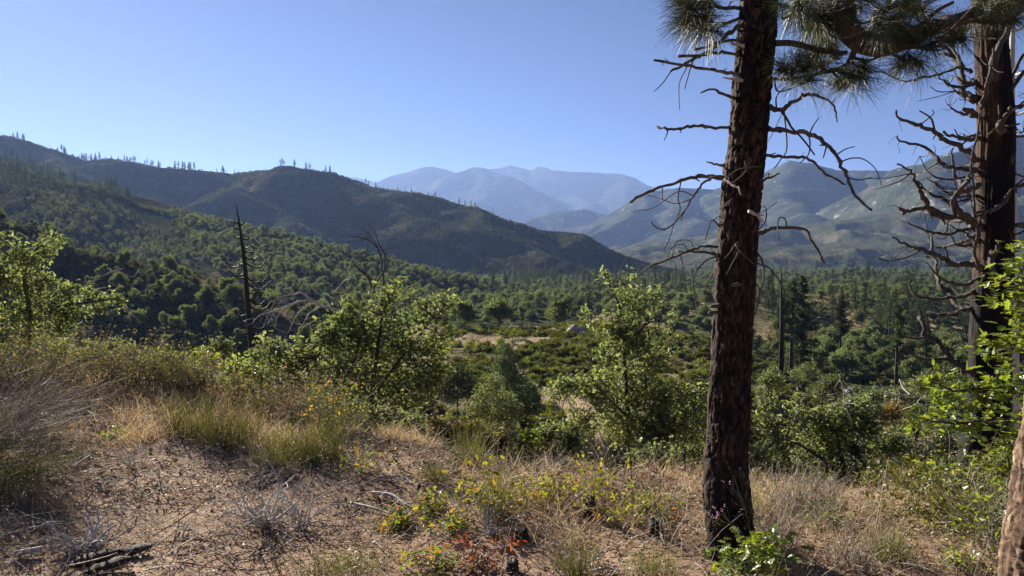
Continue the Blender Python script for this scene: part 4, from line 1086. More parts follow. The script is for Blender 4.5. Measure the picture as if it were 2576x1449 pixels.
cbh([(500, 870), (470, 860), (430, 840), (330, 840), (290, 810), (220, 790), (160, 760), (100, 745), (20, 705)], 32, 8, [([(220, 790), (225, 740), (222, 700)], 20), ([(310, 815), (300, 790), (290, 750)], 12), ([(180, 770), (100, 805), (0, 825), (-60, 810)], 10), ([(60, 815), (-10, 840)], 6)], nt=5)
cbh([(490, 1082), (460, 1080), (400, 1080), (360, 1060), (320, 1000), (265, 945), (240, 860), (245, 830), (190, 800)], 30, 13, [([(250, 880), (265, 845), (262, 815)], 10)], nt=3)
cbh([(470, 975), (430, 990), (370, 1010), (250, 1025), (150, 1010), (110, 970), (108, 925)], 22, 9, nt=1)
cbh([(470, 1080), (380, 1085), (300, 1110), (205, 1095)], 26, 14, nt=2)
cbh([(450, 1420), (390, 1390), (330, 1350), (290, 1300), (260, 1250), (190, 1210), (180, 1150), (165, 1125)], 34, 20, [([(200, 1222), (150, 1228), (90, 1220), (75, 1195)], 14), ([(290, 1340), (180, 1335), (110, 1300), (70, 1265)], 20)], nt=2)
cbh([(480, 880), (460, 850), (445, 780), (460, 680), (450, 560), (440, 450), (430, 300), (460, 180), (470, 60)], 15, 7, (), -.40, M_DEADCEDAR, "thin branch rising straight up along the trunk", depth=0, nt=5)
cbh([(550, 900), (530, 830), (545, 790), (560, 770), (570, 715)], 32, 14, (), -.50, M_DEADCEDAR, "thick pale bent stub on the trunk", depth=0, nt=0)
cbh([(500, 600), (450, 580), (520, 570), (600, 530), (640, 450), (690, 430)], 22, 12, (), -.45, M_DEADCEDAR, None, depth=0, nt=6)
cbh([(600, 160), (570, 130), (590, 100), (630, 30)], 34, 20, (), -.45, M_DEADCEDAR, "thick curled branch high on the trunk", depth=0, nt=3)
cbh([(650, 280), (625, 340), (600, 400), (560, 440), (530, 460)], 20, 12, (), -.40, M_DEADCEDAR, None, depth=0, nt=3)
for y0, y1, w_ in ((640, 630, 16), (695, 672, 12), (182, 180, 14), (440, 430, 20), (830, 820, 18), (1140, 1120, 24), (1140, 950, 26), (480, 400, 12), (30, 20, 18), (-120, -240, 20), (-60, -160, 24)):
    cbh([(590, y0), (632, y0), (701, y1), (800, y1 - 30 + cr_.uniform(-60, 60)), (900, y1 - 60 + cr_.uniform(-60, 60))], w_, w_ * .5, nt=3)
cbh([(450, 1010 - 400), (430, 640), (400, 690), (440, 730)], 7, 4, (), 0, M_DEAD, nt=2)
for k in range(26):
    y_ = cr_.uniform(-150, 1050); sd = -1 if cr_.rand() < .62 else 1; x0_ = 470 if sd < 0 else 610; L_ = cr_.uniform(80, 330) * (1 if sd < 0 else .8)
    rise = cr_.uniform(-.5, .3); up = cr_.uniform(.1, .9)
    cbh([(x0_, y_), (x0_ + sd * L_ * .3, y_ + L_ * .12), (x0_ + sd * L_ * .6, y_ + L_ * (.16 + rise * .3)), (x0_ + sd * L_ * .85, y_ + L_ * (.05 + rise * .6)), (x0_ + sd * L_, y_ - L_ * up * .5)], cr_.uniform(10, 20), 4, start=cr_.uniform(-.3, .3), depth=cr_.uniform(-.3, .25), nt=5)
u4 = lambda a, b: (1916.7 + .5072 * a, .5072 * b)
cbh([(1060, 500), (1010, 460), (990, 400), (985, 330), (960, 300), (900, 260)], 32, 18, conv=u4, nt=3)
cbh([(1060, 505), (1020, 490), (960, 450), (920, 400)], 16, 7, [([(960, 460), (870, 480), (770, 502)], 5), ([(950, 450), (880, 455), (835, 430)], 7)], conv=u4, nt=6)
cbh([(1040, 360), (990, 335), (950, 340), (880, 370), (800, 385), (720, 405), (660, 385), (585, 355), (520, 365)], 16, 5, conv=u4, nt=6)
cbh([(1140, 400), (1160, 280), (1190, 200), (1250, 90), (1300, 50)], 34, 18, (), -.45, conv=u4, depth=0, nt=4)
cbh([(1060, 570), (1040, 560), (1005, 545)], 26, 20, conv=u4, nt=0)
cbh([(1080, 540), (1100, 480), (1120, 400), (1140, 330), (1150, 240)], 20, 10, (), -.45, conv=u4, depth=0, nt=5)
cbh([(1000, 330), (960, 270), (930, 200), (880, 150)], 18, 8, conv=u4, nt=4)
b0 = at(2556, 1250, 15.5); b0[2] = gz(b0[0], b0[1])
ps2 = empty("dead_tree", b0, "pale bleached dead trunk standing behind the burnt cedar", "tree")
mb = MB(); tube(mb, spline([b0, at(2552, 700, 15.5), at(2546, 300, 15.5), at(2546, 120, 15.5), at(2550, 20, 15.5)], 5), [.10, .07, .055, .05, .03], 9); mb.build("trunk", M_DEAD, ps2, b0)
for y_, dx_ in ((190, 60), (240, -50), (130, -45), (290, 70), (80, 50)):
    a_ = at(2547, y_, 15.5); b_ = at(2547 + dx_, y_ - 40, 15.3 + cr_.uniform(-.5, .5)); mb = MB(); tube(mb, spline([a_, (a_ + b_) / 2 + (0, 0, -.08), b_], 4), [.035, .012], 6); mb.build("branch", M_DEAD, ps2, b0)

# ------------------------------------------------------------------ the near trunk in the corner
YK = 4.0
KB = np.append(at(2640, 1500, YK)[:2], 0); KB[2] = gz(KB[0], KB[1])
corner = empty("pine_tree", KB, "pale barked leaning pine trunk cut by the lower right corner", "tree")
prof = [(2648, 1700, 230), (2642, 1449, 212), (2652, 1300, 192), (2664, 1150, 177), (2680, 1020, 165), (2685, 800, 155), (2710, 500, 145), (2735, 100, 130)]
bark_trunk("trunk", [at(x, y, YK) for x, y, w in prof], [w * px(YK) / 2 for *_, w in prof], 110, 340, 55, "plates", M_PINEBARK2, corner, KB)

# ------------------------------------------------------------------ near oaks
def near_oak(name, label, trunk, Y, circles, leaf, mat, dens=1.0, parts=0, tpl=None, group=None, seed=0, cat="tree", tw=(10, 4), dsp=.8, multi=(), barkm=None, tilt=1.0):
    r = np.random.RandomState(seed + 900)
    b = at(*trunk[0], Y); b[2] = min(gz(b[0], b[1]), b[2] + .3)
    root = empty(name, b, label, cat, group)
    sc = px(Y)
    st = MB()
    T = spline([b - np.array([0, 0, .2])] + [at(x, y, Y + r.normal(0, .1)) for x, y in trunk[1:]], 5)
    tube(st, T, [tw[0] * sc / 2, tw[1] * sc / 2], 8)
    sk = [T]
    for mt in multi:
        M = np.array([at(x, y, Y + r.normal(0, .25)) for x, y in mt]); k = np.argmin(np.linalg.norm(T - M[0], axis=1)); M[0] = T[k]
        M = spline(M, 4); tube(st, M, [min(tw[0], 20) * sc * .3, min(tw[1], 10) * sc * .25], 6); sk.append(M)
    A = np.vstack(sk)
    LP, LM, LS = [], [], []
    tpl = tpl or MID
    tws = MB()
    for (x, y, rd) in circles:
        c0 = at(x, y, Y + r.normal(0, rd * sc * .5))
        rm = rd * sc
        k = np.argmin(np.linalg.norm(A - c0 + np.array([0, 0, .3 * rm]), axis=1))
        a = A[k]
        mid = a + (c0 - a) * .5 + r.normal(0, .12 * rm, 3)
        B = spline([a, mid, c0], 5); tube(st, B, [min(tw[1], 7) * sc * .4, min(tw[1], 7) * sc * .18], 5)
        nl = int(dens * 4.4 * math.pi * rm * rm / (.34 * leaf * leaf)) + 6
        ns = max(3, nl // 9)
        u = r.normal(size=(ns, 3)); u /= np.linalg.norm(u, axis=1)[:, None]
        tips = c0 + u * (rm * r.uniform(.25, 1.0, (ns, 1)) ** .7) * np.array([1, dsp, .95])
        nb = np.minimum(ns, 26)
        D = tips[:nb] - c0
        L = np.linalg.norm(D, axis=1); blades(tws, np.repeat(c0[None], nb, 0), D / L[:, None], L, r.normal(0, .08, (nb, 3)), np.full(nb, max(.003, .0022 * Y / 7)), 3, .5)
        m = 9
        p = np.repeat(tips, m, 0) + r.normal(0, leaf * .75, (ns * m, 3))
        LP.append(p); LM.append(rotmats(len(p), r, tilt)); LS.append(leaf * r.uniform(.65, 1.2, len(p)))
    LP, LM, LS = np.concatenate(LP), np.concatenate(LM), np.concatenate(LS)
    st.build("trunk", barkm or M_OAKBARK, root, b)
    tws.build("twigs", barkm or M_OAKBARK, root, b)["kind"] = "stuff"
    order = np.argsort(LP[:, 1]); pick = order[:parts]; rest = order[parts:]
    if parts:
        lm = []
        for t in tpl:
            m_ = MB(); m_.add(t[0], t[1], t[2]); lm.append(m_.mesh("leaf", mat, smooth=False))
        from mathutils import Matrix
        for i_ in pick:
            o = bpy.data.objects.new("leaf", lm[i_ % 3]); COL.objects.link(o); o.parent = root
            o.matrix_local = Matrix.LocRotScale(Vector(LP[i_] - b), Matrix(LM[i_].tolist()).to_quaternion(), Vector([LS[i_]] * 3))
    if len(rest):
        cr = MB()
        for k in range(3):
            w = rest[k::3]
            if len(w): scatter(cr, tpl[k % len(tpl)], LP[w], LM[w], LS[w])
        o = cr.build("leaves" if parts else "crown", mat, root, b, smooth=False)
        if parts: o["kind"] = "stuff"
    return root

near_oak("oak_tree", "broad leafy oak in the middle, standing below the edge of the bank", [(930, 1130), (935, 1000), (950, 880), (960, 790)], 14, [(960, 765, 38), (985, 735, 22), (900, 800, 50), (860, 790, 30), (1000, 835, 60), (1090, 780, 30), (1125, 765, 22), (1060, 790, 26), (850, 850, 60), (960, 890, 90), (1065, 880, 50), (780, 900, 55), (735, 935, 45), (870, 970, 85), (1000, 985, 75), (930, 1050, 50), (700, 885, 38), (665, 865, 26), (1080, 960, 45), (800, 970, 55), (720, 985, 40), (640, 900, 24), (1040, 745, 18), (1110, 850, 24), (820, 850, 40), (910, 850, 60), (945, 740, 12), (1000, 712, 9), (1135, 752, 9), (1105, 745, 12), (870, 765, 14), (825, 815, 14), (1120, 800, 16), (760, 865, 16), (750, 1000, 50), (820, 1040, 50), (1010, 1050, 50), (690, 930, 40), (1090, 930, 45)], .105, M_OAK, .70, 0, None, None, 1, "tree", (16, 5), .9, [[(935, 1000), (870, 930), (800, 900)], [(935, 1000), (1010, 900), (1090, 800)]])
near_oak("oak_tree", "tall narrow oak with a thin top sprig, right of the middle", [(1590, 1180), (1580, 1050), (1570, 900), (1560, 780), (1525, 700)], 13, [(1522, 690, 15), (1555, 715, 14), (1580, 692, 10), (1575, 760, 24), (1640, 748, 24), (1605, 740, 16), (1555, 815, 36), (1610, 800, 30), (1600, 865, 45), (1530, 895, 35), (1600, 945, 75), (1505, 975, 55), (1430, 970, 38), (1400, 985, 22), (1560, 1045, 80), (1465, 1070, 48), (1660, 1000, 45), (1680, 820, 16), (1690, 800, 12), (1480, 790, 14), (1620, 1090, 60), (1410, 1090, 30), (1640, 900, 36), (1560, 840, 36)], .095, M_OAK, .95, 0, None, None, 2, "tree", (14, 4), .9, [[(1580, 1050), (1500, 980), (1430, 970)], [(1570, 900), (1620, 820), (1680, 800)], [(1575, 1000), (1650, 980)]])
near_oak("oak_tree", "sunlit oak at the left edge with a long branch reaching right", [(68, 960), (66, 880), (72, 780), (60, 690), (70, 640)], 16, [(55, 655, 45), (110, 632, 28), (135, 605, 18), (10, 700, 48), (-40, 680, 60), (95, 715, 50), (175, 742, 26), (215, 735, 16), (255, 752, 20), (295, 745, 16), (300, 765, 12), (140, 785, 48), (60, 785, 48), (15, 850, 42), (-40, 800, 60), (185, 795, 28), (240, 775, 22), (150, 835, 35), (90, 840, 30), (0, 600, 20)], .10, M_OAK, .8, 0, None, None, 3, "tree", (18, 6), .9, [[(70, 800), (150, 770), (230, 760), (300, 750)], [(68, 850), (20, 780), (-30, 700)]])
near_oak("oak_tree", "wide dense oak behind the pine, holding dead twigs and orange mistletoe", [(2130, 1290), (2125, 1200), (2110, 1120), (2100, 1060)], 12, [(1940, 1190, 40), (2030, 1240, 45), (2300, 1190, 40), (2060, 1060, 50), (2130, 1020, 30), (2020, 1045, 40), (2000, 1010, 22), (2095, 1075, 65), (2180, 1065, 48), (2175, 1015, 18), (2055, 1140, 75), (2170, 1160, 75), (2250, 1110, 48), (1955, 1115, 45), (1990, 1195, 52), (2110, 1215, 60), (2235, 1205, 45), (1930, 1060, 30), (1915, 1010, 24), (2300, 1150, 30), (1905, 1150, 30)], .09, M_OAK, .9, 0, None, None, 4, "tree", (16, 5), .9, [[(2125, 1200), (2030, 1130), (1960, 1100)], [(2125, 1200), (2220, 1120)]])
near_oak("oak_tree", "oak crowding the left side of the near pine trunk", [(1725, 1250), (1722, 1150), (1720, 1050)], 13, [(1660, 1060, 40), (1640, 1110, 40), (1720, 1000, 42), (1745, 1065, 52), (1685, 1085, 42), (1755, 1135, 45), (1690, 1150, 40), (1770, 990, 26), (1660, 1130, 26)], .09, M_OAK, .85, 0, None, None, 5, "tree", (10, 4))
R_OAK = [(2520, 700, 32), (2560, 665, 40), (2590, 640, 40), (2500, 745, 18), (2550, 755, 26), (2520, 880, 20), (2560, 870, 26), (2490, 868, 12), (2600, 840, 40), (2440, 965, 40), (2500, 955, 48), (2555, 985, 55), (2395, 985, 26), (2345, 960, 20), (2400, 1080, 38), (2465, 1065, 42), (2525, 1100, 52), (2345, 1060, 20), (2320, 1055, 12), (2440, 1205, 52), (2510, 1195, 52), (2375, 1215, 30), (2315, 1215, 18), (2570, 1260, 40), (2600, 1050, 60), (2480, 1010, 40), (2560, 1150, 40), (2620, 950, 60), (2620, 1180, 60), (2620, 740, 50)]
near_oak("oak_tree", "bright green oak leaning in from the right edge with big lobed leaves", [(2680, 1400), (2690, 1200), (2680, 1000), (2670, 700)], 7, R_OAK, .105, M_OAKR, .42, 300, OAK, None, 6, "tree", (60, 26), .8, [[(2680, 1000), (2600, 980), (2500, 975), (2400, 985)], [(2685, 1200), (2590, 1190), (2480, 1200), (2340, 1215)], [(2680, 1050), (2560, 1060), (2440, 1065), (2340, 1060)], [(2670, 760), (2590, 720), (2520, 700)], [(2680, 900), (2590, 880), (2510, 880)]], tilt=.6)
near_oak("oak_sapling", "small bright oak sapling with large lobed leaves at the pine's foot", [(1885, 1470), (1885, 1430), (1888, 1400)], 4.55, [(1885, 1385, 26), (1850, 1400, 22), (1835, 1425, 20), (1915, 1400, 24), (1930, 1378, 14), (1880, 1430, 30), (1968, 1402, 14), (1850, 1450, 24), (1920, 1440, 22)], .085, M_OAKR, .40, 260, OAK, None, 7, "sapling", (5, 3), .9, tilt=.6)
# dark evergreen scrub below the bank and on the knoll's foot
for k, (x, yb, Y, cs, lab) in enumerate([
    (1285, 1040, 60, [(1270, 905, 34), (1290, 950, 46), (1250, 960, 38), (1320, 985, 40), (1275, 878, 20), (1230, 1000, 40), (1290, 1020, 44), (1340, 1020, 34)], "taller dark evergreen shrub tree in the middle hollow"),
    (1250, 1050, 46, [(1245, 965, 26), (1225, 1000, 36), (1265, 1005, 36), (1290, 1030, 28), (1200, 1030, 30), (1240, 1045, 32), (1270, 1055, 30)], "rounded grey green shrub in front of the dark shrub tree"),
    (1150, 1000, 60, [(1150, 935, 28), (1125, 955, 28), (1175, 960, 28), (1150, 985, 34), (1185, 990, 28), (1115, 985, 30)], "dark shrub at the knoll's left foot beside the broad oak"),
    (1160, 870, 110, [(1160, 830, 24), (1135, 845, 20), (1180, 845, 18)], "dark oak on the skyline of the knoll, left end"),
    (1215, 860, 112, [(1215, 830, 22), (1240, 835, 18), (1195, 840, 16)], "dark oak on the skyline of the knoll, second from left"),
    (1310, 850, 114, [(1310, 828, 14), (1340, 825, 12), (1285, 832, 12)], "dark oak on the skyline of the knoll, left of the boulder"),
    (1790, 900, 100, [(1760, 850, 20), (1740, 865, 18), (1780, 860, 20)], "dark oak beside the near pine trunk on the knoll's right shoulder"),
    (2030, 985, 90, [(2030, 935, 26), (2000, 950, 20), (2050, 955, 20)], "light oak on the slope right of the burnt trunk")]):
    b = at(x, yb, Y)
    near_oak("scrub_oak", lab, [(x, yb), (x, yb - 30), cs[0][:2]], Y, cs, .17 if Y < 80 else .26, M_EVER if k in (0, 2, 3, 4, 5) else M_OAK, 1.0, 0, [LEAF], None, 20 + k, "shrub", (4, 2), 1.0)
# leafy scrub oaks along the bottom of the bank on the left
for k, (x, y, rd, Y, m, lab) in enumerate([
    (420, 905, 34, 21, M_OAKR, "dark green round oak bush below the left bank"), (375, 915, 24, 19, M_OLIVE, "small olive bush left of the dark oak bush"), (520, 915, 34, 20, M_OAKR, "light green oak bush right of the dark oak bush"),
    (590, 925, 36, 18, M_OAKR, "light green oak bush in front of the burnt snag"), (470, 945, 30, 17, M_OAK, "low oak bush under the dark oak bush"), (640, 940, 30, 16, M_OAKR, "light green oak bush under the burnt snag"),
    (330, 905, 30, 19, M_OAK, "leafy oak bush behind the pale straw patch"), (230, 885, 30, 20, M_OAK, "oak bush behind the brown scrub at the left"), (290, 870, 26, 24, M_FAROAK, "hazy oak bush farther down at the left"), (160, 880, 32, 19, M_OAK, "oak bush beside the left oak's trunk"), (560, 870, 24, 30, M_FAROAK, "hazy oak bush left of the burnt snag"), (680, 960, 34, 15, M_OAK, "oak bush at the left foot of the broad oak"),
    (1110, 1075, 34, 10.5, M_OLIVE, "wide olive oak scrub at the edge of the hollow"), (1180, 1085, 34, 10.5, M_OLIVE, "second olive oak scrub at the edge of the hollow"), (1255, 1095, 30, 10.5, M_OLIVE, "third olive oak scrub at the edge of the hollow"), (1045, 1065, 30, 11, M_OAK, "oak scrub at the right foot of the broad oak"), (1440, 1110, 34, 11, M_OAK, "oak scrub left of the tall narrow oak's foot"), (1640, 1150, 34, 10, M_OAK, "oak scrub right of the tall narrow oak's foot"), (2190, 1230, 34, 9.5, M_OAK, "low oak scrub below the wide oak"), (2080, 1225, 30, 9.5, M_OAK, "low oak scrub right behind the pine"), (1930, 960, 34, 40, M_FAROAK, "grey green oak bush right of the pine in the hollow"), (2080, 970, 30, 50, M_FAROAK, "grey green oak bush farther down the hollow"), (2180, 1010, 34, 45, M_FAROAK, "grey green oak bush below the fallen log"), (2300, 1060, 36, 32, M_EVER, "dark bush deep in the right hollow"), (2380, 1120, 34, 26, M_EVER, "dark bush in the right hollow beside the cedar"), (1330, 1100, 24, 11, M_OAKR, "bright oak bush at the edge of the hollow"), (1375, 1095, 30, 12, M_OAK, "dark oak bush left of the tall narrow oak"), (2390, 1000, 26, 17, M_OAKR, "light oak bush left of the burnt cedar"), (2330, 960, 30, 24, M_OAK, "oak bush farther left of the burnt cedar"), (2260, 1000, 26, 30, M_FAROAK, "grey green oak bush above the mistletoe")]):
    cs = [(x + random.uniform(-1, 1) * rd * .9, y + random.uniform(-.5, .9) * rd, rd * random.uniform(.5, .8)) for _ in range(6)] + [(x, y, rd * .8)]
    near_oak("oak_bush", lab, [(x, y + rd * 1.6), (x + 3, y + rd * .5), (x, y - rd * .3)], Y, cs, (.06 if m == M_OLIVE else .085) if Y < 18 else (.12 if Y < 26 else .2), m, .8, 0, [LEAF] if Y >= 18 else None, None, 40 + k, "shrub", (5, 2))
# mistletoe ball and dead twigs on the wide oak
mb = MB(); c0 = at(2247, 1037, 11.6); r_ = np.random.RandomState(3)
blades(mb, np.repeat(c0[None], 420, 0), unit(r_.normal(size=(420, 3))), r_.uniform(.08, .22, 420), r_.normal(0, .15, (420, 3)), np.full(420, .004), 3)
u_ = unit(r_.normal(size=(700, 3))) * r_.uniform(.08, .23, (700, 1)); scatter(mb, LEAF, c0 + u_, rotmats(700, r_), np.full(700, .035))
tag(mb.build("mistletoe", M_MISTLE, None, c0, smooth=False), "orange brown mistletoe ball in the wide oak's crown", "plant")
mb = MB(); c0 = at(2150, 1125, 11.3)
blades(mb, np.repeat(c0[None], 320, 0), unit(r_.normal(size=(320, 3)) + np.array([0, 0, -.6])), r_.uniform(.08, .26, 320), np.tile([0, 0, -.3], (320, 1)), np.full(320, .004), 3)
u_ = unit(r_.normal(size=(500, 3))) * r_.uniform(.05, .2, (500, 1)) + np.array([0, 0, -.08]); scatter(mb, LEAF, c0 + u_, rotmats(500, r_), np.full(500, .03))
tag(mb.build("mistletoe", M_EVER, None, c0, smooth=False), "dark drooping mistletoe clump low in the wide oak", "plant")

# ------------------------------------------------------------------ dead trees
def dead_tree(name, label, Y, conv, stems, mat, cat="tree", nt=0, seed=0, kf=1.0, base=None, wander=.25, L=60):
    r = np.random.RandomState(seed)
    x, y = conv(*stems[0][0][0]); b = at(x, y, Y)
    if base is not None:
        b = at(*base, Y); b[2] = gz(b[0], b[1])
    root = empty(name, b, label, cat)
    for k, (pts, w0, w1) in enumerate(stems):
        tw = []
        for _ in range(nt):
            i_ = r.randint(len(pts) // 2, len(pts)); xx, yy = pts[i_]; a = r.uniform(0, 6.28); p = [(xx, yy)]
            for s in range(3):
                a += r.normal(0, .5); xx += math.cos(a) * L / 3; yy += math.sin(a) * L / 3; p.append((xx, yy))
            tw.append((p, w1 * kf * .5))
        traced(pts, conv, Y, (w0 * kf, w1 * kf), r, wander, tw, root, b, mat, "trunk" if k == 0 else "branch", n=7)
    return root
cs_ = lambda a, b: (.441 * a, 287.5 + .441 * b)
YS = 40.0
sb = at(636, 900, YS); sb[2] = drop(sb[0], sb[1])
snag_t = empty("burnt_tree", sb, "tall black burnt snag with upcurved branch stubs at the left", "tree")
prof = [(638, 960, 20), (636, 893, 18), (630, 838, 16), (622, 750, 12.5), (617, 680, 10.5), (608, 605, 8), (600, 552, 5), (594, 512, 1.5)]
mb = MB(); tube(mb, spline([sb] + [at(x, y, YS) for x, y, w in prof], 5), [.22] + [w * px(YS) / 2 for *_, w in prof], 9); mb.build("trunk", M_CHAR, snag_t, sb)
sr = np.random.RandomState(8)
for k in range(24):
    y = 545 + (k + 1.6 * sr.rand()) / 24 * 300; side = sr.choice((-1, 1))
    xc = np.interp(y, [512, 552, 605, 680, 750, 838, 893], [594, 600, 608, 617, 622, 630, 636]); 
    L = (8 + 50 * sr.uniform(.2, 1.1)  * min(1, (y - 530) / 130)); dep = sr.uniform(-1, 1) * L * px(YS) * .9
    pp = [(0, 0), (.35, .22), (.7, .20), (.92, -.05), (1.0, -.45 * sr.uniform(.5, 1.3))]
    P_ = [at(xc + side * L * a, y + L * bb, YS + dep * a) for a, bb in pp]
    mb = MB(); S = spline(P_, 4) ; tube(mb, S + sr.normal(0, .02, S.shape), [.05, .04, .014], 6); o = mb.build("branch", M_CHAR, snag_t, sb)
    if L > 35:
        mt = MB(); q0 = S[len(S) * 2 // 3]; tube(mt, spline([q0, q0 + np.array([side * .25, 0, .2]), q0 + np.array([side * .35, .1, .6])], 4), [.025, .01], 5); mt.build("twig", M_CHAR, o, sb)
cd = lambda a, b: (575 + .2205 * a, 575 + .2205 * b)
dead_tree("dead_tree", "bare grey dead tree with spreading twisted limbs behind the broad oak", 24, cd, [
    ([(1690, 1100), (1690, 800), (1650, 690), (1580, 540), (1500, 470), (1435, 405)], 34, 18), ([(1655, 690), (1720, 560), (1780, 460), (1775, 280), (1710, 170), (1660, 20), (1580, -60)], 24, 7),
    ([(1790, 1000), (1770, 670), (1745, 400), (1710, 250), (1640, 160), (1540, 110), (1360, 85), (1310, 110)], 28, 6), ([(1570, 530), (1540, 390), (1590, 200), (1585, 90), (1640, 20), (1700, -30)], 15, 5),
    ([(1710, 250), (1800, 240), (1900, 215), (1960, 190)], 10, 5), ([(1700, 200), (1560, 20), (1480, -40), (1380, -20)], 9, 4), ([(1600, 100), (1500, 130), (1350, 160), (1250, 240)], 7, 3), ([(1770, 280), (1850, 330), (1940, 280)], 8, 4), ([(1750, 400), (1660, 420), (1600, 460)], 7, 4)], M_DEADCEDAR, nt=3, seed=4, kf=.2205, L=170)
dead_tree("dead_limb", "long bleached limb arching left out of the broad oak", 16, cd, [
    ([(1300, 1000), (1260, 960), (1160, 910), (1060, 880), (960, 820), (840, 740), (720, 750), (600, 680), (560, 660)], 38, 10), ([(960, 830), (900, 880), (780, 980), (700, 1150)], 20, 8), ([(1060, 880), (930, 960), (880, 1040), (850, 1100)], 16, 6),
    ([(880, 820), (800, 830), (640, 900), (480, 950), (380, 980), (300, 1030)], 22, 7), ([(1160, 900), (1080, 770), (990, 720), (920, 640), (840, 600)], 16, 5), ([(720, 750), (560, 800), (480, 930), (400, 1100)], 10, 5), ([(640, 900), (560, 1000), (520, 1130)], 9, 4), ([(1400, 575), (1330, 590), (1280, 640), (1200, 720)], 12, 4)], M_DEAD, "branch", 5, 6, .2205, L=150)
cl_ = lambda a, b: (.2645 * a, 575 + .2645 * b)
dead_tree("dead_limb", "thin bleached branch curving above the left oak's long bough", 17, cl_, [([(760, 600), (800, 545), (900, 490), (1000, 440), (1100, 395), (1180, 380)], 14, 6), ([(1110, 400), (1200, 440), (1270, 460), (1320, 390)], 7, 3), ([(810, 565), (920, 570), (1040, 555)], 12, 6), ([(1180, 720), (1220, 790), (1240, 880)], 8, 4), ([(1200, 740), (1270, 830), (1330, 880)], 8, 4)], M_DEAD, "branch", 1, 7, .2645, L=80)
c7 = lambda a, b: (1661 + .4267 * a, 830.6 + .4267 * b)
dead_tree("dead_limb", "bare forked twigs sticking out of the wide oak's top", 12, c7, [([(1130, 620), (1120, 520), (1090, 430), (1080, 350), (1060, 290)], 12, 5), ([(1085, 380), (1120, 340), (1145, 365)], 8, 4), ([(1095, 430), (1000, 440), (985, 380)], 5, 3), ([(1140, 520), (1200, 470), (1290, 440), (1380, 420)], 7, 3)], M_DEAD, "branch", 4, 9, .4267, L=70)
dead_tree("dead_limb", "long bare grey twig reaching left from the bright oak", 7.6, c7, [([(1730, 430), (1600, 395), (1480, 385), (1400, 380), (1330, 355), (1300, 320)], 12, 4), ([(1540, 390), (1500, 440), (1430, 465)], 6, 3), ([(1480, 385), (1430, 340), (1410, 290)], 5, 3), ([(1700, 430), (1560, 440), (1420, 420)], 5, 3)], M_DEAD, "branch", 3, 10, .4267, L=70)

# ------------------------------------------------------------------ bushes and grasses on the bank
def leafy(name, label, p, h, w, mat_l, mat_s, nst, nlf, lf, seed, cat="shrub", group=None, lean=(0, 0, 0), tpl=None, sr_=.004, upr=1.0, twigs=3):
    r = np.random.RandomState(seed); root = empty(name, p, label, cat, group)
    st, lv = MB(), MB()
    n = nst
    P0 = np.stack([r.normal(0, .06 * w, n), r.normal(0, .06 * w, n), np.full(n, -.03)], -1)
    D = unit(np.stack([r.normal(0, w / h * .55, n), r.normal(0, w / h * .55, n), np.full(n, upr)], -1) + np.array(lean))
    L = h * r.uniform(.55, 1.1, n)
    C = blades(st, P0, D, L, np.stack([r.normal(0, .12, n) + lean[0] * .3, r.normal(0, .12, n), r.uniform(-.25, .05, n)], -1), r.uniform(.7, 1.2, n) * sr_, 5, .35, nst < 60)
    tips = []
    for k in range(twigs):
        i_ = r.randint(2, 6, n); base = C[np.arange(n), i_]
        D2 = unit(D + r.normal(0, .55, (n, 3))); L2 = h * r.uniform(.12, .34, n)
        C2 = blades(st, base, D2, L2, r.normal(0, .15, (n, 3)), np.full(n, sr_ * .5), 3, .4); tips.append(C2[:, 1:].reshape(-1, 3))
    tips.append(C[:, 2:].reshape(-1, 3)); tips = np.concatenate(tips)
    st.build("stems", mat_s, root, (0, 0, 0))
    if nlf:
        q_ = tips[r.randint(len(tips), size=nlf)] + r.normal(0, lf * .7, (nlf, 3))
        t_ = tpl or [LEAF]
        for k, t in enumerate(t_): scatter(lv, t, q_[k::len(t_)], rotmats(len(q_[k::len(t_)]), r, .9), r.uniform(.6, 1.2, len(q_[k::len(t_)])) * lf)
        lv.build("foliage", mat_l, root, (0, 0, 0), smooth=False)
    return root
seed = 500
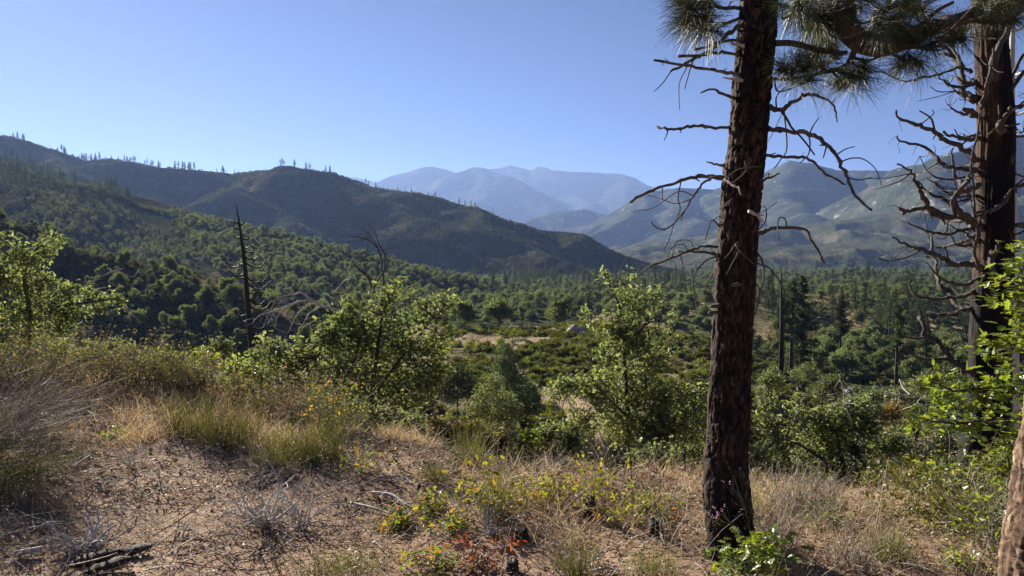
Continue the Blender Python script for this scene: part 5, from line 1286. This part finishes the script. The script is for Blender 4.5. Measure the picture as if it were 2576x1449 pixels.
# brown and olive scrub along the left edge of the bank
for x, y, h, w, ml, ms, nl, lab in [
    (-30, 1010, 1.0, 1.3, M_OLIVE, M_GREYSTEM, 900, "tall olive scrub bush at the far left edge of the bank"), (60, 1005, .95, 1.3, M_OLIVE, M_GREYSTEM, 900, "olive scrub bush under the left oak's trunk"), (150, 990, .9, 1.2, M_OLIVE, M_GREYSTEM, 800, "olive scrub bush behind the leaning grey broom"),
    (240, 985, .85, 1.1, M_BROWNDRY, M_GREYSTEM, 500, "brown twiggy bush behind the pale straw patch"), (330, 985, .85, 1.1, M_OLIVE, M_GREYSTEM, 700, "brown olive bush right behind the pale straw"), (400, 985, .75, 1.1, M_OLIVE, M_GREYSTEM, 800, "brown olive bush in front of the dark oak bush"),
    (455, 1000, .75, 1.0, M_OLIVE, M_GREYSTEM, 500, "grey twiggy bush with a dark slanting stem"), (520, 1000, .6, 1.0, M_BROWNDRY, M_GREYSTEM, 600, "brown dry bush above the green broom tufts"),
    (590, 1020, .55, 1.0, M_OLIVE, M_GREYSTEM, 500, "dry grey bush left of the broad oak's foot"), (660, 1045, .55, 1.0, M_OLIVE, M_GREYSTEM, 500, "dry grey bush below the broad oak"), (740, 1060, .7, 1.0, M_BROWNDRY, M_GREYSTEM, 500, "brown dry bush below the broad oak"),
    (840, 1085, .8, .9, M_CURR2, M_GREYSTEM, 420, "yellowing bush with a few red leaves under the broad oak"), (1110, 1110, .85, 1.2, M_OLIVE, M_GREYSTEM, 900, "wide olive bush at the edge of the hollow"), (1210, 1115, .8, 1.0, M_OLIVE, M_GREYSTEM, 800, "olive bush right of the wide olive bush"), (1020, 1100, .7, .9, M_OLIVE, M_GREYSTEM, 500, "olive bush left of the wide olive bush"),
    (1555, 1165, .52, .5, M_MANZ, M_OAKBARK, 520, "bright green bush under the tall narrow oak"), (1690, 1200, .5, .6, M_REDDRY, M_GREYSTEM, 300, "reddish twiggy bush left of the pine"), (1960, 1225, .5, .6, M_CURR, M_GREYSTEM, 300, "yellow bush right behind the pine"), (2090, 1235, .55, .7, M_CURR, M_GREYSTEM, 360, "yellow leafed bush below the wide oak"),
    (2350, 1330, .6, .9, M_OLIVE, M_GRASSG, 400, "grey green wispy bush near the right edge"), (2440, 1330, .7, 1.0, M_OLIVE, M_GRASSG, 500, "wispy green bush beside the corner trunk"), (2500, 1380, .6, .7, M_OAKR, M_GREYSTEM, 200, "low green sprouts beside the corner trunk")]:
    seed += 1
    leafy("scrub_bush", lab, gpt(x, y), h, w, ml, ms, 90 if h > .6 else 50, nl * 2, .045 if h > .6 else .05, seed, sr_=.0045 if h > .9 else .003)
# the leaning grey broom at the left
for k, (x, y, n, L_, ln, lab) in enumerate([(-80, 1150, 210, 1.0, .8, "big grey green broom leaning right at the left edge"), (-10, 1080, 170, .9, .8, "grey broom leaning right behind the big one"), (-40, 1230, 120, .7, .8, "lower spray of the leaning grey broom")]):
    seed += 1
    leafy("broom_shrub", lab, gpt(max(x, -80), y), L_, .8, M_GREYSTEM, M_GREYSTEM if k != 2 else M_GRASSG, int(n * .8), 400, .02, seed, "shrub", None, (ln, -.1, 0), None, .0034, .75, 5)
# leafy currants in the middle
for x, y, h, w, m, nl, lf, lab in [
    (1225, 1312, .46, .32, M_CURR, 260, .05, "bright yellow leafed currant bush in the middle"), (1330, 1275, .34, .5, M_CURR, 300, .045, "yellow green currant right of the bright one"), (1420, 1270, .34, .5, M_CURR, 300, .045, "yellow green currant around the burnt stump"), (1500, 1250, .36, .45, M_CURR, 280, .045, "yellow green currant behind the burnt stump"),
    (1560, 1310, .28, .45, M_CURR, 230, .04, "low yellow currant left of the pine"), (1640, 1290, .30, .45, M_CURR2, 220, .04, "low mottled currant close to the pine"), (1000, 1330, .20, .35, M_CURR2, 240, .05, "low green currant with red tips, left one"), (1080, 1290, .20, .40, M_CURR2, 240, .05, "low green currant with red tips, upper one"), (1130, 1340, .18, .35, M_CURR2, 200, .05, "low green and red currant, right one"),
    (1280, 1375, .13, .22, M_RED, 100, .045, "small red leafed sprig in the middle foreground"), (1170, 1370, .12, .25, M_RED, 70, .045, "tiny red sprig left of the red leafed one"), (1090, 1440, .20, .40, M_CURR2, 240, .045, "orange green currant at the bottom edge"), (1190, 1430, .18, .40, M_REDDRY, 220, .045, "rusty currant at the bottom edge"), (860, 1110, .45, .5, M_CURR2, 240, .045, "mottled currant in front of the broad oak"),
    (900, 1190, .35, .5, M_CURR2, 200, .04, "low yellowing currant right of the tall broom"), (720, 1120, .3, .6, M_CURR2, 140, .04, "sparse orange sprig among the green brooms"), (1640, 1225, .3, .5, M_REDDRY, 140, .04, "rusty sprig behind the yellow currants"), (2080, 1330, .25, .35, M_OAK, 160, .045, "dark leafed sprig right of the pine's foot"), (2430, 1430, .22, .3, M_OAKR, 120, .05, "green sprig by the corner trunk's foot"), (2050, 1300, .3, .4, M_OLIVE, 150, .035, "thin olive sprig behind the dark leafed one"), (280, 1105, .16, .35, M_OAKR, 300, .04, "low green ground plant in front of the pale straw")]:
    seed += 1
    leafy("currant_bush", lab, gpt(x, y), h, w, m, M_GREYSTEM, 34, nl, lf, seed, "shrub", None, tpl=MID, sr_=.0028, twigs=2)
# green broom and grass tufts
def grass_tuft(label, p, n, h, w, mat, seed, lean=(0, 0, 0), group=None):
    r = np.random.RandomState(seed); mb = MB()
    P0 = np.stack([r.normal(0, w * .25, n), r.normal(0, w * .25, n), np.full(n, -.02)], -1)
    D = unit(np.stack([r.normal(0, .28, n), r.normal(0, .28, n), np.ones(n)], -1) + np.array(lean))
    blades(mb, P0, D, h * r.uniform(.5, 1.1, n), np.stack([r.normal(0, .16, n), r.normal(0, .16, n), -np.abs(r.normal(0, .14, n))], -1), np.full(n, .0022), 4, .25)
    o = mb.build("grass_tuft", mat, None, (0, 0, 0)); o.location = p
    return tag(o, label, "grass", group)
for x, y, n, h, w, m, lab in [
    (560, 1125, 420, .55, .35, M_GRASSG, "full green broom tuft left of the broad oak"), (500, 1100, 260, .55, .3, M_GRASSG, "green broom tuft left of the full one"), (440, 1085, 220, .5, .25, M_GRASSG, "green broom tuft at the edge of the reddish ground"), (620, 1110, 240, .5, .3, M_GRASSG, "thin green broom tuft right of the full one"), (440, 1000, 240, .75, .3, M_GRASSG, "tall thin broom tuft against the olive bushes"),
    (780, 1170, 360, .6, .3, M_GRASSG, "tall green broom in the left middle"), (835, 1150, 220, .55, .28, M_GRASSG, "broom tuft beside the tall green one"), (1230, 1165, 340, .55, .35, M_GRASSG, "green broom at the edge of the hollow"), (1180, 1160, 200, .5, .3, M_GRASSG, "broom left of the hollow broom"), (1300, 1150, 200, .55, .3, M_GRASSG, "broom right of the hollow broom"),
    (1090, 1210, 200, .25, .3, M_GRASSG, "low green grass tuft among the dark litter"), (1250, 1300, 240, .50, .25, M_GRASSG, "thin stems rising behind the bright yellow currant"), (1440, 1449, 200, .35, .25, M_GRASSG, "green stems at the bottom edge, middle"), (1640, 1449, 160, .25, .3, M_GRASSG, "green stems at the bottom edge, left of the pine"), (1990, 1290, 240, .45, .3, M_GREYSTEM, "grey dry tuft right of the pine"),
    (2060, 1270, 240, .42, .3, M_GREYSTEM, "grey dry tuft farther right of the pine"), (2240, 1410, 260, .30, .22, M_GRASSG, "green grass tuft in the right foreground"), (2200, 1240, 200, .3, .3, M_GRASSG, "green tuft at the bank's edge on the right"), (2130, 1420, 150, .3, .2, M_GREYSTEM, "dry grey tuft in the right foreground"), (1880, 1300, 130, .42, .2, M_GRASSG, "thin green stems beside the pine trunk"),
    (1960, 1380, 180, .4, .2, M_GREYSTEM, "dry stems by the oak sapling"), (900, 1440, 200, .2, .4, M_GRASSG, "green weeds at the bottom edge, left of the middle"), (800, 1449, 160, .2, .4, M_GRASSG, "green weeds in the left bottom foreground"), (60, 1260, 260, .25, .35, M_STRAW, "flattened yellow grass at the left edge"), (150, 1290, 160, .2, .3, M_STRAW, "flattened yellow grass right of the left edge"), (690, 1170, 200, .45, .25, M_GRASSG, "broom tuft left of the tall green one")]:
    seed += 1
    grass_tuft(lab, gpt(x, y), int(n * .62), h, w * 1.15, m, seed)
# flowering stalks in front of the pine
r_ = np.random.RandomState(77); p = gpt(1890, 1420); root = empty("wildflower", p, "tall thin flower stalks with tiny pink heads before the pine", "flower")
st, fl = MB(), MB(); tops = []
for x, y in [(1848, 1205), (1820, 1292), (1868, 1300), (1795, 1310), (1940, 1315), (1852, 1230), (1875, 1245)]:
    a_ = p + r_.normal(0, .04, 3) * np.array([1, 1, 0]); b_ = at(x, y, p[1] + .02)
    S = spline([a_, (a_ + b_) / 2 + np.array([.03, 0, .02]), b_], 5); tube(st, S, [.0028, .0016], 4)
    for k in range(6):
        e_ = b_ + r_.normal(0, .045, 3) + np.array([0, 0, .02]); tube(st, spline([S[-4], (S[-4] + e_) / 2, e_], 3), [.0012, .001], 3); tops.append(e_)
tops = np.repeat(np.array(tops), 5, 0) + r_.normal(0, .005, (len(tops) * 5, 3)); scatter(fl, LEAF, tops, rotmats(len(tops), r_), np.full(len(tops), .012))
st.build("stems", M_GRASSG, root, p); fl.build("flower_heads", M_PINK, root, p, smooth=False)

# bleached dead shrubs and sticks
def dead_shrub(label, p, n, h, w, seed, mat=None, sr_=.005, curl=.5):
    r = np.random.RandomState(seed); root = empty("dead_shrub", p, label, "dead shrub")
    for k in range(n):
        mb = MB(); a = r.uniform(0, 6.28); el = r.uniform(.25, 1.2); d = np.array([math.cos(a) * math.cos(el), math.sin(a) * math.cos(el), math.sin(el)])
        P = [np.zeros(3) + r.normal(0, .02, 3)]; L = h * r.uniform(.6, 1.2)
        ax = unit(r.normal(size=3))
        for s in range(5):
            d = unit(d + np.cross(ax, d) * curl * r.uniform(.3, 1) + r.normal(0, .12, 3)); P.append(P[-1] + d * L / 5)
        S = spline(P, 4); tube(mb, S, [1.5 * sr_ * r.uniform(.8, 1.3), sr_ * .6], 6)
        for t in range(3):
            i_ = r.randint(6, len(S)); dd_ = unit(d + r.normal(0, .7, 3)); tube(mb, spline([S[i_], S[i_] + dd_ * L * .12, S[i_] + (dd_ + r.normal(0, .3, 3)) * L * .25], 3), [sr_ * .45, sr_ * .2], 4)
        mb.build("stem", mat or M_DEAD, root, (0, 0, 0))
    return root
dead_shrub("bleached dead shrub with long curling white twigs, left of the middle", gpt(670, 1325), 26, .55, .5, 1, curl=.55)
dead_shrub("smaller bleached twig tangle right of the curling dead shrub", gpt(760, 1330), 14, .38, .4, 2)
dead_shrub("stubby white branched dead shrub in the lower left foreground", gpt(215, 1385), 20, .26, .3, 3, sr_=.0075, curl=.3)
dead_shrub("white dead twigs among the litter under the yellow currants", gpt(1240, 1345), 12, .25, .3, 4, sr_=.004)
dead_shrub("pale dead twigs by the bank edge left of the pine", gpt(1740, 1195), 16, .35, .4, 5, sr_=.004, curl=.2)
dead_shrub("fine grey dead twigs in the left foreground", gpt(330, 1180), 12, .3, .4, 6, sr_=.003)
def stick(label, pts, r0, r1, mat=M_DEAD, name="stick", cat="stick", lift=.02):
    P = [gpt(x, y) + np.array([0, 0, lift + (z if z else 0)]) for x, y, z in pts]
    mb = MB(); tube(mb, spline(P, 5), [r0, r1], 7); o = mb.build(name, mat, None, P[0]); return tag(o, label, cat)
stick("thick bleached stick lying right of the curling dead shrub", [(640, 1225, 0), (690, 1200, .02)], .016, .010)
stick("pale stick lying in the left middle ground", [(515, 1130, 0), (560, 1145, .01)], .02, .014)
stick("long grey branch among the dark litter left of the currants", [(935, 1245, 0), (985, 1260, .03), (1015, 1275, .01), (1040, 1285, 0)], .016, .008)
stick("second grey branch below the long one", [(880, 1270, 0), (940, 1290, .02), (985, 1300, 0)], .012, .006)
stick("grey branch near the dark litter's upper edge", [(955, 1205, 0), (1010, 1210, .02), (1040, 1225, 0)], .014, .009)
stick("white stick lying in the right foreground", [(1490, 1445, 0), (1530, 1440, .01), (1560, 1445, 0)], .012, .007)
stick("pale log piece at the bottom left edge", [(35, 1405, .01), (105, 1395, .02)], .020, .018)
stick("bleached stick in the left foreground litter", [(180, 1185, .01), (225, 1160, .03)], .014, .010)
stick("thin twig bridging the litter in the left foreground", [(0, 1360, .01), (90, 1350, .05), (160, 1330, .02)], .007, .004)
stick("short white twig near the bottom edge", [(1110, 1330, .01), (1150, 1345, .02)], .008, .005)
# dark bark chunk and charred stumps
for k, (x, y, L_, w_, an, lab) in enumerate([(230, 1420, .34, .07, .5, "dark rotten bark slab in the lower left foreground"), (320, 1400, .30, .06, .2, "second dark bark slab right of the first"), (270, 1440, .28, .06, .7, "splintered bark slab at the bottom edge")]):
    p = gpt(x, y); r_ = np.random.RandomState(60 + k); n, m = 26, 9
    t, s = np.meshgrid(np.linspace(-.5, .5, n), np.arange(m) * 2 * math.pi / m, indexing='ij')
    rad = w_ * (1 - (abs(t) * 1.9) ** 3 * .7) * (1 + .5 * fbm(t * 9 + k * 5, s * .9, 60 + k, 4))
    V = np.stack([t * L_, rad * np.cos(s), .45 * rad * np.sin(s) + .04], -1).reshape(-1, 3)
    V = V @ np.array([[math.cos(an), math.sin(an), .12], [-math.sin(an), math.cos(an), 0], [0, 0, 1]])
    i, j = np.meshgrid(np.arange(n - 1), np.arange(m), indexing='ij'); q = np.stack([i * m + j, (i + 1) * m + j, (i + 1) * m + (j + 1) % m, i * m + (j + 1) % m], -1).reshape(-1, 4)
    mb = MB(); mb.add(V, q); o = mb.build("bark_slab", M_CHARBROWN, None, (0, 0, 0)); o.location = p; tag(o, lab, "wood")
for x, y, h, w_, lab in [(1485, 1305, .17, .045, "charred black stump among the yellow currants"), (1650, 1345, .10, .06, "low charred stump left of the pine's foot"), (1310, 1355, .07, .06, "charred lump behind the red sprig"), (1290, 1440, .08, .05, "charred lump at the bottom edge")]:
    p = gpt(x, y); mb = MB(); r_ = np.random.RandomState(int(x))
    n, m = 12, 14
    t, s = np.meshgrid(np.linspace(0, 1, n), np.arange(m) * 2 * math.pi / m, indexing='ij')
    rad = w_ * (1.25 - .5 * t) * (1 + .45 * fbm(np.cos(s) * 1.5 + x, np.sin(s) * 1.5 + t * 2, 3, 4)); z = -.05 + (h + .05) * t + t ** 4 * h * .5 * fbm(np.cos(s) * 2 + x, np.sin(s) * 2, 5, 3)
    V = np.stack([rad * np.cos(s), rad * np.sin(s), z], -1).reshape(-1, 3); V = np.vstack([V, [0, 0, h * .6]])
    i, j = np.meshgrid(np.arange(n - 1), np.arange(m), indexing='ij'); q = np.stack([i * m + j, i * m + (j + 1) % m, (i + 1) * m + (j + 1) % m, (i + 1) * m + j], -1).reshape(-1, 4)
    tt = [[(n - 1) * m + k, (n - 1) * m + (k + 1) % m, n * m] for k in range(m)]
    mb.add(V, q, tt); o = mb.build("charred_stump", M_CHAR, None, (0, 0, 0)); o.location = p; tag(o, lab, "stump")

# ------------------------------------------------------------------ uncountable litter, straw, twigs, flowers
def fan(n, y0, y1, seed, pw=1.0, side=.80):
    n = int(n * 1.02)
    r = np.random.RandomState(seed)
    y = (r.uniform(y0 ** (1 + pw), y1 ** (1 + pw), n)) ** (1 / (1 + pw)); x = r.uniform(-1, 1, n) * (side * y + 2.0)
    e = np.interp(x, EDGE[:, 0], EDGE[:, 1]); k = y < e + 2.5
    return x[k], y[k], r
x, y, r_ = fan(90000, 1.9, 12.5, 1, .75)
k = (fbm(x * 1.1, y * 1.1, 91, 3) > -.35); x, y = x[k], y[k]
P = np.stack([x, y, zg(x, y) + r_.uniform(.0, .035, len(x))], -1)
mb = MB(); n = len(P)
CURL = (np.array([[0, 0, 0], [-.14, .45, .16], [0, 1, .30], [.15, .5, .14], [.02, .5, 0]]), np.array([[0, 4, 2, 1], [0, 3, 2, 4]]), None)
scatter(mb, CURL, P, rotmats(n, r_, .75), r_.uniform(.018, .055, n) * np.clip(.7 + y * .06, .7, 1.3))
tag(mb.build("leaf_litter", M_LITTER, smooth=False), kind='stuff')
x, y, r_ = fan(20000, 1.9, 11, 2, .7)
P = np.stack([x, y, zg(x, y) + r_.uniform(.004, .03, len(x))], -1); n = len(P); a = r_.uniform(0, 6.28, n)
mb = MB(); blades(mb, P, unit(np.stack([np.cos(a), np.sin(a), r_.normal(0.08, .22, n)], -1)), r_.uniform(.06, .34, n), r_.normal(0, .16, (n, 3)), r_.uniform(.0010, .0028, n), 2, .5)
x, y, r_ = fan(3000, 1.9, 9.5, 12, .6)
k = r_.rand(len(x)) < sstep(.3, -.4, fbm(x * .7, y * .7, 99, 2) * 1.5); x, y = x[k], y[k]
P = np.stack([x, y, zg(x, y) + r_.uniform(.01, .05, len(x))], -1); n = len(P); a = r_.uniform(0, 6.28, n)
blades(mb, P, unit(np.stack([np.cos(a), np.sin(a), r_.normal(0.1, .22, n)], -1)), r_.uniform(.2, .6, n), r_.normal(0, .2, (n, 3)), r_.uniform(.002, .006, n), 4, .4)
tag(mb.build("twig_litter", M_TWIG), kind='stuff')
x, y, r_ = fan(2600, 1.9, 9, 14, .7); k = fbm(x * .8, y * .8, 101, 3) > 0; x, y = x[k], y[k]
P = np.stack([x, y, zg(x, y) + r_.uniform(.0, .03, len(x))], -1)
mb = MB(); scatter(mb, CURL, P, rotmats(len(P), r_, .4), r_.uniform(.05, .12, len(P)))
tag(mb.build("bark_flakes", M_FLAKE, smooth=False), kind='stuff')
# dry straw: thick on the right and by the bank's edge, thin at the lower left
x, y, r_ = fan(7000, 2.2, 12.5, 3, .9)
d_ = sstep(-.05, .55, .8 * fbm(x * .9, y * .9, 95, 4) + .36 * sstep(-.6, 2.0, x) + .30 * sstep(5.0, 8.5, y) - .24) * (1 - .9 * sstep(.2, -1.2, x) * sstep(7.5, 6, y))
d_ = np.maximum(d_, 1.3 * (np.hypot((x + 4.7) / 1.3, (y - 9.7) / 1.2) < 1))
k = r_.rand(len(x)) < d_; x, y = x[k], y[k]; n0 = len(x); m = 20
x = np.repeat(x, m) + r_.normal(0, .10, n0 * m); y = np.repeat(y, m) + r_.normal(0, .10, n0 * m); n = len(x)
P = np.stack([x, y, zg(x, y) - .01], -1)
mb = MB(); blades(mb, P, unit(np.stack([r_.normal(0, .5, n), r_.normal(0, .5, n), np.ones(n)], -1)), r_.uniform(.06, .24, n) * (1 + .6 * np.repeat(r_.rand(n0), m)), np.stack([r_.normal(0, .35, n), r_.normal(0, .35, n), -np.abs(r_.normal(0, .25, n))], -1), np.full(n, .0015) * np.clip(y / 5, .8, 2), 2, .4, True)
tag(mb.build("dry_grass", M_STRAW), kind='stuff')
# fine standing seed stems
x, y, r_ = fan(2600, 2.6, 12, 4, 1.0); n = len(x)
P = np.stack([x, y, zg(x, y) - .01], -1)
mb = MB(); C = blades(mb, P, unit(np.stack([r_.normal(.1, .3, n), r_.normal(0, .3, n), np.ones(n)], -1)), r_.uniform(.15, .5, n), np.stack([r_.normal(0, .2, n), r_.normal(0, .2, n), -np.abs(r_.normal(0, .15, n))], -1), np.full(n, .0016), 3, .5)
T_ = np.repeat(C[:, -1], 6, 0) + r_.normal(0, .018, (n * 6, 3))
scatter(mb, LEAF, T_, rotmats(len(T_), r_), r_.uniform(.01, .022, len(T_)))
tag(mb.build("seed_stems", M_GREYSTEM, smooth=False), kind='stuff')
x, y, r_ = fan(2600, 2.0, 8.5, 5, .9); k = (fbm(x * .9, y * .9, 97, 2) > .05); x, y = x[k], y[k]; n = len(x)
P = np.stack([x, y, zg(x, y) + r_.uniform(.05, .16, n)], -1); T_ = np.repeat(P, 5, 0) + r_.normal(0, .004, (n * 5, 3))
mb = MB(); scatter(mb, LEAF, T_, rotmats(len(T_), r_, .6), np.full(len(T_), .013)); Q = P.copy(); Q[:, 2] = zg(x, y)
tag(mb.build("pink_flowers", M_PINK, smooth=False), kind='stuff')
mb = MB(); D_ = P - Q; L_ = np.linalg.norm(D_, axis=1); blades(mb, Q, D_ / L_[:, None], L_, r_.normal(0, .02, (n, 3)), np.full(n, .0012), 2, .7)
tag(mb.build("flower_stems", M_GRASSG), kind='stuff')
# undergrowth on the bank's steep side, below the edge
r_ = np.random.RandomState(31); n = 1500
x = r_.uniform(-22, 18, n); e = np.interp(x, EDGE[:, 0], EDGE[:, 1]); y = e + r_.uniform(1.2, 32, n)
k = (x / y < -.22) | ((x / y > .34) & (r_.rand(n) < .6)); x, y = x[k], y[k]
gn_instancer("bank_undergrowth", np.stack([x, y, zg(x, y)], -1), r_.uniform(.3, .65, len(x)), r_.uniform(0, 6.28, len(x)), r_.randint(0, 6, len(x)), [joined(b_) for b_ in [bush(450 + q_, 260, (M_CHAP, M_OLIVE, M_OAK, M_CHAP, M_MANZ, M_EVER)[q_], 1.4, .16) for q_ in range(6)]], "")
